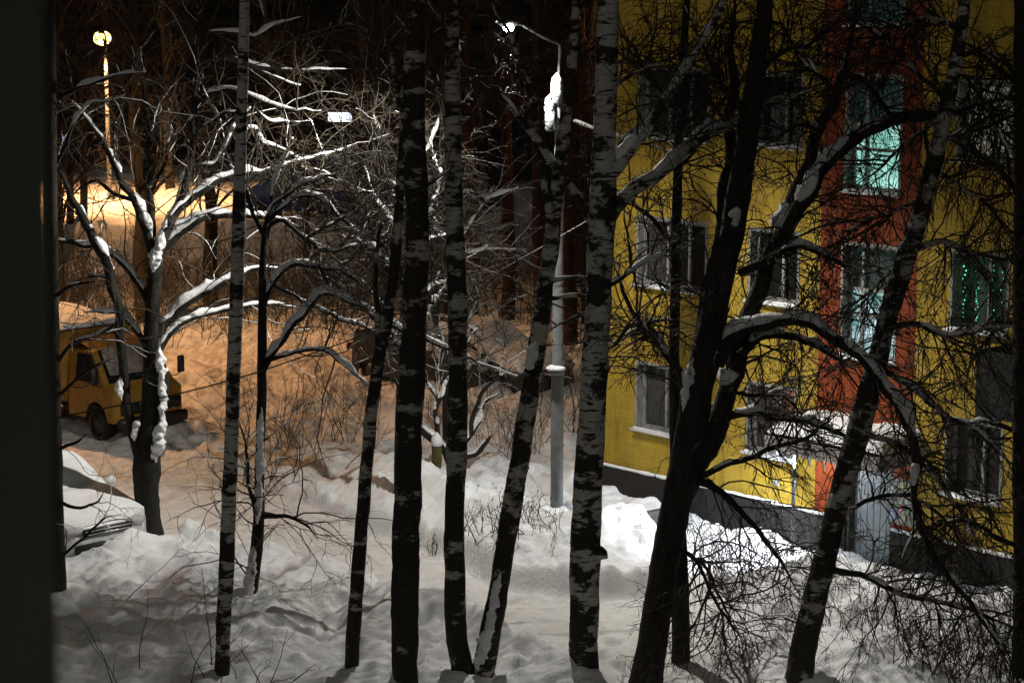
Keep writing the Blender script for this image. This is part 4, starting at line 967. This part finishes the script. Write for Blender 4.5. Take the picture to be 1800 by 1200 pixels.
# ------------------------------------------------------------------ background trees
def back_tree(h, r, pine=False, seed=0):
    root = empty('bare_tree' if not pine else 'pine_tree', (0, 0, 0))
    n = 26
    z = np.linspace(-.4, h, n)
    P = np.stack([.25 * perlin(z * .3 + seed, z * 0 + seed), .25 * perlin(z * .3 + seed + 9, z * 0 + seed), z], -1); R = r * np.linspace(1, .22, n) ** .9
    t = MB(); rough_tube(t, P, R, 10, .10, seed); t.build('trunk', M['pine' if pine else 'bark_dark'], root, local=True)
    c = MB(); s_ = MB()
    k = 26 if pine else 34
    st, d, rr = path_sprout(P, R, k, .35 if pine else .18, 1.0, (40, 80) if pine else (25, 60), .5, .06, 0 if pine else .35)
    A, RA = grow(st, d, rng.uniform(1.2, 3.2, k), np.maximum(rr, .02), 10, .14, .02 if pine else -.03)
    c.tubes(A, RA, 5)
    p2, d2, r2 = sprout(A, RA, 7, .15, (25, 60), .55); B, RB = grow(p2, d2, rng.uniform(.5, 1.4, len(p2)), np.clip(r2, .008, .02), 7, .16, .04); c.tubes(B, RB, 3)
    p3, d3, r3 = sprout(B, RB, 5, .15, (25, 60), .6); Cc, RC = grow(p3, d3, rng.uniform(.25, .7, len(p3)), np.clip(r3, .005, .008), 5, .18, .05); c.tubes(Cc, RC, 3)
    sel = rng.random(len(A)) < .7
    s_.tubes(A[sel] + np.array([0, 0, .02]), RA[sel] * .9 * rng.random((sel.sum(), 10)), 5)
    c.build('crown', M['twig' if not pine else 'pine'], root, local=True); s_.build('snow', M['snow'], root, local=True)
    return root
protos = [back_tree(13, .22, False, 1.3), back_tree(11, .16, False, 5.7), back_tree(15, .28, False, 8.2), back_tree(16, .21, True, 3.9)]
spots = []
for u, Y, i, sc in ((246, 62, 2, 1.05), (366, 66, 2, .85), (150, 80, 1, 1.0), (125, 77, 1, .9), (300, 90, 0, 1), (505, 84, 1, 1), (650, 73, 0, .9), (470, 98, 0, 1), (690, 66, 1, 1), (760, 62, 0, 1.05), (830, 58, 3, .95), (890, 60, 3, 1), (945, 55, 3, 1.0), (1006, 56, 3, 1), (1018, 70, 3, 1.1), (800, 76, 0, 1.1), (725, 80, 2, 1), (640, 94, 0, 1.1), (870, 88, 2, 1.1), (960, 90, 0, 1.2), (1040, 60, 0, 1), (1100, 75, 0, 1.2), (535, 105, 2, 1), (200, 100, 0, 1), (90, 66, 0, 1), (30, 72, 2, 1), (780, 55, 1, .9), (665, 58, 1, .8), (530, 66, 1, .8)):
    spots.append((u, Y, i, sc))
used = set()
for u, Y, i, sc in spots:
    o = protos[i] if i not in used else copy_tree(protos[i]); used.add(i)
    x = (u - 900) / F * (Y * 1.0) * 1.0
    o.location = (x, Y, float(terrain(x, Y))); o.rotation_euler.z = random.uniform(0, 6.28); o.scale = (sc, sc, sc)
    if i == 3: tag(o, 'tall straight reddish pine trunk in the dark wood behind the lamp post', 'pine tree', 'pines of the dark wood')
    elif u == 246: tag(o, 'thickest dark trunk rising behind the stout snow laden tree', 'tree', 'bare trees in the dark background')
    elif u == 366: tag(o, 'second dark thick trunk left of the slim white birch, beyond the road', 'tree', 'bare trees in the dark background')
    else: tag(o, 'bare leafless tree in the dark wood beyond the snowy yard', 'tree', 'bare trees in the dark background')

# thicket between the truck and the far road
th = MB(); n = 700
xs = rng.uniform(-20, 2.5, n); ys = rng.uniform(56, 73, n)
A, RA = grow(np.stack([xs, ys, terrain(xs, ys) - .1], -1), np.stack([rng.normal(size=n) * .3, rng.normal(size=n) * .3, np.ones(n)], -1), rng.uniform(.9, 2.4, n), np.full(n, .014), 8, .13, .02)
th.tubes(A, RA, 3)
p2, d2, r2 = sprout(A, RA, 6, .15, (20, 55), .7); B, RB = grow(p2, d2, rng.uniform(.4, .9, len(p2)), np.clip(r2, .006, .010), 6, .15, .02); th.tubes(B, RB, 3)
p3, d3, r3 = sprout(B, RB, 3, .15, (20, 55), .7); Cc, RC = grow(p3, d3, rng.uniform(.2, .5, len(p3)), np.clip(r3, .005, .007), 4, .15, .02); th.tubes(Cc, RC, 3)
o = th.build('undergrowth', M['twig']); tag(o, 'dark tangle of bare undergrowth between the truck and the far lit road', 'undergrowth', kind='stuff')

# ------------------------------------------------------------------ vehicles (local +x is the nose)
HEAD = math.atan2(-0.73, 0.683)
def loft(prof_lo, prof_hi, xs, width, taper=.0, nw=11, roofround=.05, tumble=.22, belt=.85, top=1.45):
    """surface spanned across the vehicle from a side profile z(x)"""
    ws = np.linspace(-1, 1, nw)
    z = np.interp(xs, [p[0] for p in prof_hi], [p[1] for p in prof_hi])
    half = width / 2 * (1 - tumble * np.clip((z - belt) / (top - belt), 0, 1) ** 1.1)
    endr = np.minimum(sstep((xs - xs[0]) / .35 + .55), sstep((xs[-1] - xs) / .45 + .5))
    half = half * endr
    X = np.repeat(xs[:, None], nw, 1); Yv = ws[None] * half[:, None]; Z = z[:, None] - roofround * np.abs(ws[None]) ** 4
    return X, Yv, Z, half, z
def grid_to(mb, X, Y, Z):
    a, b = X.shape; i = (np.arange(a - 1)[:, None] * b + np.arange(b - 1)[None]).ravel()
    mb.add(np.stack([X, Y, Z], -1), np.stack([i, i + b, i + b + 1, i + 1], -1))
def wheel(root, x, y, r, wd, parent_local=True):
    m = MB(); P = np.array([(x, y - wd / 2, r), (x, y - wd / 2 + .01, r), (x, y + wd / 2 - .01, r), (x, y + wd / 2, r)])
    m.tubes(P, np.array([r * .72, r, r, r * .72]), 20); w_ = m.build('wheel', M['black'], root, True, True)
    m = MB(); m.tubes(np.array([(x, y - wd / 2 + .012, r), (x, y - wd / 2 + .02, r), (x, y + wd / 2 - .02, r), (x, y + wd / 2 - .012, r)]), np.array([.01, r * .68, r * .68, .01]), 14); m.build('rim', M['metal_dark'], w_, True, True)
def car(label, x, y, z, rz, paint, group, snow=1.0, grille=False, sedan=True):
    root = empty('parked_car', (x, y, z), rz); tag(root, label, 'car', group)
    L_ = 4.3
    hi = [(-2.15, .55), (-2.1, .85), (-1.75, 1.0), (-1.35, 1.32), (-.9, 1.47), (.1, 1.46), (.85, 1.02), (1.5, .93), (2.0, .82), (2.13, .62), (2.16, .5)] if sedan else [(-2.0, .55), (-1.98, 1.0), (-1.8, 1.42), (-1.2, 1.52), (.1, 1.5), (.8, 1.05), (1.5, .95), (2.0, .84), (2.13, .62), (2.16, .5)]
    xs = np.linspace(hi[0][0], hi[-1][0], 60)
    X, Yv, Z, half, zt = loft(None, hi, xs, 1.74)
    b = MB(); grid_to(b, X, Yv, Z)
    for sgn in (-1, 1):   # flanks with wheel arches
        zlev = np.linspace(0, 1, 8)
        low = .22 + 0 * xs
        for wx in (-1.28, 1.32): low = np.maximum(low, np.where(np.abs(xs - wx) < .36, .22 + np.sqrt(np.maximum(.36 ** 2 - (xs - wx) ** 2, 0)) * 1.15, .22))
        edge_z = Z[:, -1]
        ZZ = low[:, None] + (np.maximum(edge_z, low + .02) - low)[:, None] * zlev[None]
        hw = 1.74 / 2 * (1 - .22 * np.clip((ZZ - .85) / .6, 0, 1) ** 1.1) * np.minimum(sstep((xs - xs[0]) / .35 + .55), sstep((xs[-1] - xs) / .45 + .5))[:, None]
        hw = np.minimum(hw + .03 * np.sin(np.clip(ZZ / .9, 0, 1) * math.pi), .90); hw[:, -1] = half
        grid_to(b, np.repeat(xs[:, None], 8, 1), sgn * hw, ZZ)
    b.quad((xs[-1], -half[-1], zt[-1]), (xs[-1], half[-1], zt[-1]), (xs[-1], half[-1], .22), (xs[-1], -half[-1], .22)); b.quad((xs[0], half[0], zt[0]), (xs[0], -half[0], zt[0]), (xs[0], -half[0], .22), (xs[0], half[0], .22))
    b.build('body', M[paint], root, True, True)
    for sgn in (-1, 1):
        g_ = MB(); g_.add([(-1.2, sgn * .845, .98), (.62, sgn * .845, 1.0), (.08, sgn * .715, 1.36), (-.95, sgn * .715, 1.37)], [[0, 1, 2, 3]]); g_.build('side_window', M['glass'], root, False, True)
        wheel(root, -1.28, sgn * .76, .31, .2); wheel(root, 1.32, sgn * .76, .31, .2)
        m = MB(); m.box((.72, sgn * .98, 1.0), (.12, .2, .15), bev=.04); mm = m.build('mirror', M[paint], root, True, True)
        m = MB(); m.sphere((.72, sgn * .99, 1.10), .095, 10, 8, .8); m.build('snow_cap', M['snow'], mm, True, True)
        m = MB(); m.box((2.06, sgn * .60, .70), (.16, .36, .13), bev=.04); m.build('headlight', M['lens'], root, True, True)
        m = MB(); m.box((-2.12, sgn * .64, .82), (.06, .28, .16), bev=.02); m.build('tail_light', mat_simple('tail_red', (.25, .02, .015)) if 'tail_red' not in bpy.data.materials else bpy.data.materials['tail_red'], root, True, True)
    w_ = MB(); w_.add([(.83, -.70, 1.05), (.83, .70, 1.05), (.15, .60, 1.452), (.15, -.60, 1.452)], [[0, 1, 2, 3]]); w_.build('windscreen', M['glass'], root, False, True)
    m = MB(); m.box((2.17, 0, .40), (.06, 1.3, .16), bev=.03); m.build('bumper', M['black'], root, True, True)
    m = MB(); m.box((2.145, 0, .66), (.05, .95, .13), bev=.02); gr = m.build('grille', M['black'], root, True, True)
    for zz2 in (.63, .69):
        m = MB(); m.box((2.175, 0, zz2), (.012, .88, .022), bev=.004); m.build('chrome_bar', M['chrome'], gr, True, True)
    m = MB()   # three-lobed badge
    for an in (90, 210, 330):
        c_, s2 = math.cos(math.radians(an)), math.sin(math.radians(an))
        ctr = (.045 * c_, .66 + .045 * s2)
        e1 = (.045 * c_, .045 * s2); e2 = (-.026 * s2, .026 * c_)
        pts = [(ctr[0] - e1[0], ctr[1] - e1[1]), (ctr[0] + e2[0], ctr[1] + e2[1]), (ctr[0] + e1[0], ctr[1] + e1[1]), (ctr[0] - e2[0], ctr[1] - e2[1])]
        m.add([(2.19, a_, b_) for a_, b_ in pts] + [(2.17, a_, b_) for a_, b_ in pts], [[0, 1, 2, 3], [4, 5, 1, 0], [5, 6, 2, 1], [6, 7, 3, 2], [7, 4, 0, 3]])
    m.build('badge', M['chrome'], gr, False, True)
    if snow:
        xs2 = np.linspace(hi[1][0] + .02, 2.06, 70)
        X, Yv, Z, half, zt = loft(None, hi, xs2, 1.86, tumble=.16)
        nb_ = X.shape[1]
        ed = sstep((1 - np.abs(np.linspace(-1, 1, nb_)))[None] / .22) * np.minimum(sstep((xs2 - xs2[0]) / .25), sstep((xs2[-1] - xs2) / .22))[:, None]
        Z = Z + .02 + snow * (.10 + .05 * perlin(X * 2.3 + x, Yv * 2.3 + y) + .02 * perlin(X * 7, Yv * 7)) * (.25 + .75 * ed)
        s_ = MB(); grid_to(s_, X, Yv * 1.0, Z)
        # skirt down the sides
        for sgn, col in ((-1, 0), (1, nb_ - 1)):
            dpt = .16 + .10 * perlin(xs2 * 2.1 + x, xs2 * 0 + sgn)
            a_ = np.stack([X[:, col], Yv[:, col], Z[:, col]], -1); b_ = a_ + np.stack([0 * xs2, sgn * .02 + 0 * xs2, -dpt], -1)
            G = np.stack([a_, b_], 1); grid_to(s_, G[..., 0], G[..., 1], G[..., 2])
        s_.build('snow_cover', M['snow'], root, True, True)
    return root
CG = 'parked snow covered cars'
nose = gnd(190, 930, .66); Fv = np.array([0.683, -0.730])
c0 = nose - Fv * 2.17
car('snow buried car in left foreground, only its grille and mirror bare', c0[0], c0[1], 0.0, HEAD, 'car_white', CG, 1.15)
c1 = gnd(690, 690, .1); car('dark snow topped car parked behind the thick dark birch', c1[0] + .9, c1[1] + 1.6, 0.0, HEAD + .15, 'car_dark', CG, 1.0, sedan=False)
c2 = gnd(870, 690, .1); car('dark snow topped car parked left of the lamp post', c2[0] - .2, c2[1] + 1.2, 0.0, HEAD + .1, 'car_dark', CG, 1.2)
c3 = gnd(525, 378, .9); car('small blue car on the far lit road', c3[0], c3[1], .9, HEAD + .8, 'car_blue', 'cars on the far road', 0)

# the yellow box truck
tq = gnd(275, 766, .1)                          # middle of its front bumper on the road
tr_c = tq - Fv * 0.2
truck = empty('box_truck', (tr_c[0], tr_c[1], 0.0), HEAD + .04)
truck.scale = (.93, .93, .93)
tag(truck, 'yellow box truck with snow on its roof and windscreen parked on the amber road', 'truck')
b = MB()                                         # cab: nose at x=0, going back to -1.9
hi = [(-1.85, 2.02), (-1.2, 2.08), (-1.0, 2.05), (-.42, 1.32), (-.1, 1.18), (0.0, 1.05), (.05, .72)]
xs = np.linspace(-1.85, .05, 44)
zt = np.interp(xs, [p[0] for p in hi], [p[1] for p in hi]); nw = 13; ws = np.linspace(-1, 1, nw)
half = .97 * (1 - .12 * np.clip((zt - 1.2) / .9, 0, 1)) * sstep((.06 - xs) / .5 + .62)
grid_to(b, np.repeat(xs[:, None], nw, 1), ws[None] * half[:, None], zt[:, None] - .06 * np.abs(ws[None]) ** 5)
for sgn in (-1, 1):
    low = np.where(np.abs(xs + .75) < .42, .48 + np.sqrt(np.maximum(.42 ** 2 - (xs + .75) ** 2, 0)), .48)
    zl = np.linspace(0, 1, 8); ZZ = low[:, None] + (np.maximum(zt - .06, low + .02) - low)[:, None] * zl[None]
    hw = .97 * (1 - .12 * np.clip((ZZ - 1.2) / .9, 0, 1)) * sstep((.06 - xs) / .5 + .62)[:, None]
    grid_to(b, np.repeat(xs[:, None], 8, 1), sgn * hw, ZZ)
b.quad((.05, -half[-1], .66), (.05, half[-1], .66), (.05, half[-1], .45), (.05, -half[-1], .45))
b.build('cab', M['truck'], truck, True, True)
w_ = MB(); w_.add([(-.43, -.80, 1.345), (-.43, .80, 1.345), (-.98, .72, 2.03), (-.98, -.72, 2.03)], [[0, 1, 2, 3]]); ws_ = w_.build('windscreen', M['glass'], truck, False, True)
s_ = MB(); aa = np.linspace(-.74, .74, 16); tt = np.linspace(.18, 1.02, 12); AA, TT = np.meshgrid(aa, tt)
grid_to(s_, -.43 - .55 * TT + .03 + .02 * perlin(AA * 3, TT * 3), AA * (1 - .09 * TT), 1.345 + .69 * TT + .035 + .02 * perlin(AA * 4 + 7, TT * 4)); s_.build('windscreen_snow', mat_simple('dimmed_snow', (0.24, 0.21, 0.18), (0.12, 0.10, 0.09), 4, .6, .3), ws_, True, True)  # snow sheet on the glass, coloured darker to stand for blocked lamp light
m = MB(); m.tubes(np.array([(-.50, -.75, 1.45), (-.45, -.1, 1.40)]), np.array([.012, .012]), 5); m.tubes(np.array([(-.50, .05, 1.45), (-.45, .65, 1.40)]), np.array([.012, .012]), 5); m.build('wiper', M['black'], truck, True, True)
for sgn in (-1, 1):
    m = MB(); m.add([(-1.55, sgn * .972, 1.32), (-.62, sgn * .972, 1.32), (-.98, sgn * .885, 1.95), (-1.55, sgn * .885, 1.95)], [[0, 1, 2, 3]]); m.build('door_window', M['glass'], truck, False, True)
    m = MB(); m.box((.04, sgn * .60, .80), (.08, .42, .22), bev=.02); hl = m.build('headlight', M['lens'], truck, True, True)
    m = MB(); m.box((.045, sgn * .60, .80), (.075, .46, .26), bev=.02); m.build('bezel', M['black'], hl, True, True)
    m = MB(); m.tubes(np.array([(-.50, sgn * .93, 1.32), (-.44, sgn * 1.08, 1.30), (-.42, sgn * 1.18, 1.36)]), np.array([.012, .012, .012]), 6); m.box((-.42, sgn * 1.20, 1.56), (.06, .20, .40), bev=.03); m.build('mirror', M['black'], truck, True, True)
    wheel(truck, -.75, sgn * .82, .37, .24); wheel(truck, -3.6, sgn * .80, .37, .36)
m = MB(); m.box((.05, 0, .82), (.05, .72, .20), bev=.02); m.build('grille', M['black'], truck, True, True)
m = MB(); m.box((.10, 0, .47), (.14, 1.92, .26), bev=.04); m.build('bumper', M['black'], truck, True, True)
m = MB(); m.box((-2.6, 0, .52), (4.2, .8, .18)); m.build('chassis', M['black'], truck, False, True)
m = MB(); m.box((-3.55, 0, 1.58), (3.3, 2.12, 1.65), bev=.04); m.build('cargo_box', M['truck'], truck, False, True)
m = MB(); m.tubes(np.array([(-1.96, 0, 2.55), (-1.80, 0, 2.62), (-1.45, 0, 2.30), (-1.25, 0, 2.08)]), np.array([.02, .02, .02, .02]), 4)
dx = np.linspace(-1.92, -1.1, 12); dw = np.linspace(-.85, .85, 11); DX, DW = np.meshgrid(dx, dw, indexing='ij')
m = MB(); grid_to(m, DX, DW * (1 - .12 * (DX + 1.92)), 2.06 + .26 * np.clip((-1.1 - DX) / .82, 0, 1) ** .7 - .12 * np.abs(DW) ** 4); m.build('roof_fairing', M['truck'], truck, True, True)
xs2 = np.linspace(-5.2, -1.9, 34); ws2 = np.linspace(-1.06, 1.06, 20); A2, B2 = np.meshgrid(xs2, ws2, indexing='ij')
ed = np.minimum.reduce([sstep((A2 + 5.25) / .2), sstep((-1.86 - A2) / .2), sstep((1.1 - np.abs(B2)) / .2)])
s_ = MB(); grid_to(s_, A2, B2, 2.405 + (.16 + .06 * perlin(A2 * 1.5, B2 * 1.5)) * ed ** .6); s_.build('roof_snow', M['snow'], truck, True, True)

# ------------------------------------------------------------------ small things
q = gnd(768, 858, .15); gz = float(terrain(q[0], q[1]))
bo = empty('stump_post', (q[0], q[1], gz)); tag(bo, 'mossy short post with a tall cap of snow beside the double birch', 'post')
m = MB(); m.tubes(np.array([(q[0], q[1], gz - .1), (q[0], q[1], gz + .12), (q[0], q[1], gz + .46)]), np.array([.07, .10, .10]), 10); m.build('post', M['rust'], bo)
m = MB(); m.tubes(np.array([(q[0], q[1], gz + .44), (q[0], q[1], gz + .47), (q[0], q[1], gz + .62), (q[0], q[1], gz + .72)]), np.array([.05, .11, .10, .02]), 10); m.build('snow_cap', M['snow'], bo)
# kerb between the bank and the house path
k0, k1 = gnd(985, 944, .35), gnd(1170, 905, .35)
m = MB(); n = 24; kx = np.linspace(0, 1, n)
kp = k0[None] + (k1 - k0)[None] * kx[:, None]
m.box(((k0[0] + k1[0]) / 2, (k0[1] + k1[1]) / 2, .22), (np.linalg.norm(k1 - k0), .16, .52), math.atan2(k1[1] - k0[1], k1[0] - k0[0]), .02)
o = m.build('kerb', M['asphalt']); tag(o, 'dark kerb wall showing between snow bank and house', kind='structure')
# dark cable sagging across the trees
cp_ = [at(u, v, 30.6 + .0032 * (u - 100))[0] for u, v in ((60, 742), (200, 714), (267, 702), (333, 687), (433, 660), (520, 631), (600, 603), (667, 577), (753, 538), (833, 500), (953, 434), (1060, 372))]
o = wire_obj('overhead_cable', catmull([(*p, 0) for p in cp_], 60)[:, :3], .011, M['black'], k=5); tag(o, 'thin black cable sagging across the yard between the trees', 'cable')
# far shop building with lit glass
sh = empty('shop_building', (-14, 118, 0)); tag(sh, 'dark low shop building far behind with a few lit windows', 'building')
m = MB(); m.box((-14, 122, 3.6), (26, 8, 7.2)); m.build('wall', M['farwall'], sh, False)
m = MB(); m.box((-14, 121.9, 7.35), (26.8, 8.8, .3)); m.build('roof', M['farwall'], sh, False)
shop = [mat_emit('shop_glass', (.45, .5, .85), 2.2, (.16, .1, .3), 2.0), mat_emit('shop_glass_dim', (.25, .3, .5), .9, (.06, .06, .12), 2.0)]
for u0, v0, u1, v1, i in ((396, 246, 425, 292, 0), (452, 252, 470, 285, 1), (466, 190, 474, 236, 1), (98, 222, 113, 252, 0), (448, 262, 449, 290, 1), (262, 306, 292, 325, 1), (378, 302, 402, 318, 1)):
    a_, b_ = at(u0, v1, 117.96)[0], at(u1, v0, 117.96)[0]
    m = MB(); m.box(((a_[0] + b_[0]) / 2, 117.96, (a_[2] + b_[2]) / 2), (b_[0] - a_[0], .06, b_[2] - a_[2])); w_ = m.build('window', M['metal_dark'], sh, False)
    m = MB(); m.box(((a_[0] + b_[0]) / 2, 117.92, (a_[2] + b_[2]) / 2), (b_[0] - a_[0] - .08, .04, b_[2] - a_[2] - .08)); m.build('pane', shop[i], w_, False)
a_, b_ = at(577, 214, 112)[0], at(618, 198, 112)[0]
sg = empty('lit_sign', ((a_[0] + b_[0]) / 2, 112, 0)); tag(sg, 'small glowing white box sign on posts far behind the trees', 'sign')
m = MB(); m.box(((a_[0] + b_[0]) / 2, 112.1, (a_[2] + b_[2]) / 2), (b_[0] - a_[0] + .06, .14, b_[2] - a_[2] + .06)); m.build('box', M['metal_dark'], sg, False)
m = MB(); m.box(((a_[0] + b_[0]) / 2, 112.0, (a_[2] + b_[2]) / 2), (b_[0] - a_[0], .08, b_[2] - a_[2])); m.build('face', mat_emit('sign_glow', (.85, .9, 1.0), 4.0, (.55, .68, .98), 9.0), sg, False)
for x in (a_[0] + .1, b_[0] - .1):
    m = MB(); m.tubes(np.array([(x, 112.15, -.3), (x, 112.15, a_[2])]), np.array([.05, .05]), 8); m.build('post', M['metal_dark'], sg)
for u, v, Y, lab in ((207, 215, 110, 'tiny white lamp far left beyond the amber street lamp'), (398, 248, 108, 'tiny white lamp beside the lit shop glass'), (515, 243, 110, 'tiny white lamp below and left of the glowing sign'), (517, 354, 98, 'tiny bluish lamp just above the far blue car')):
    p_, _ = at(u, v, Y)
    o = empty('distant_lamp', (p_[0], Y, 0)); tag(o, lab, 'lamp', 'distant small lamps')
    m = MB(); m.tubes(np.array([(p_[0], Y + .1, -.3), (p_[0], Y + .1, p_[2] + .1)]), np.array([.05, .04]), 7); m.build('pole', M['metal_dark'], o)
    m = MB(); m.sphere((p_[0], Y, p_[2]), .10, 10, 8, .6); m.build('lamp_glass', mat_emit('distant_glow', (.85, .92, 1.0), 5), o)
# window frame of the room the picture is taken from
d0 = .62
def fx(u, d): return (u - 900) / F * d
m = MB(); xr = fx(72, d0 * cp)
m.box((xr - .045, d0 - .145, H - .10), (.09, .29, 1.4), bev=.004)
m.v[0][:, 0] += .014 * (m.v[0][:, 2] - (H - .10))
o = m.build('window_frame', M['frame']); tag(o, 'dark green grey window frame edge, out of focus at the left', 'window frame')
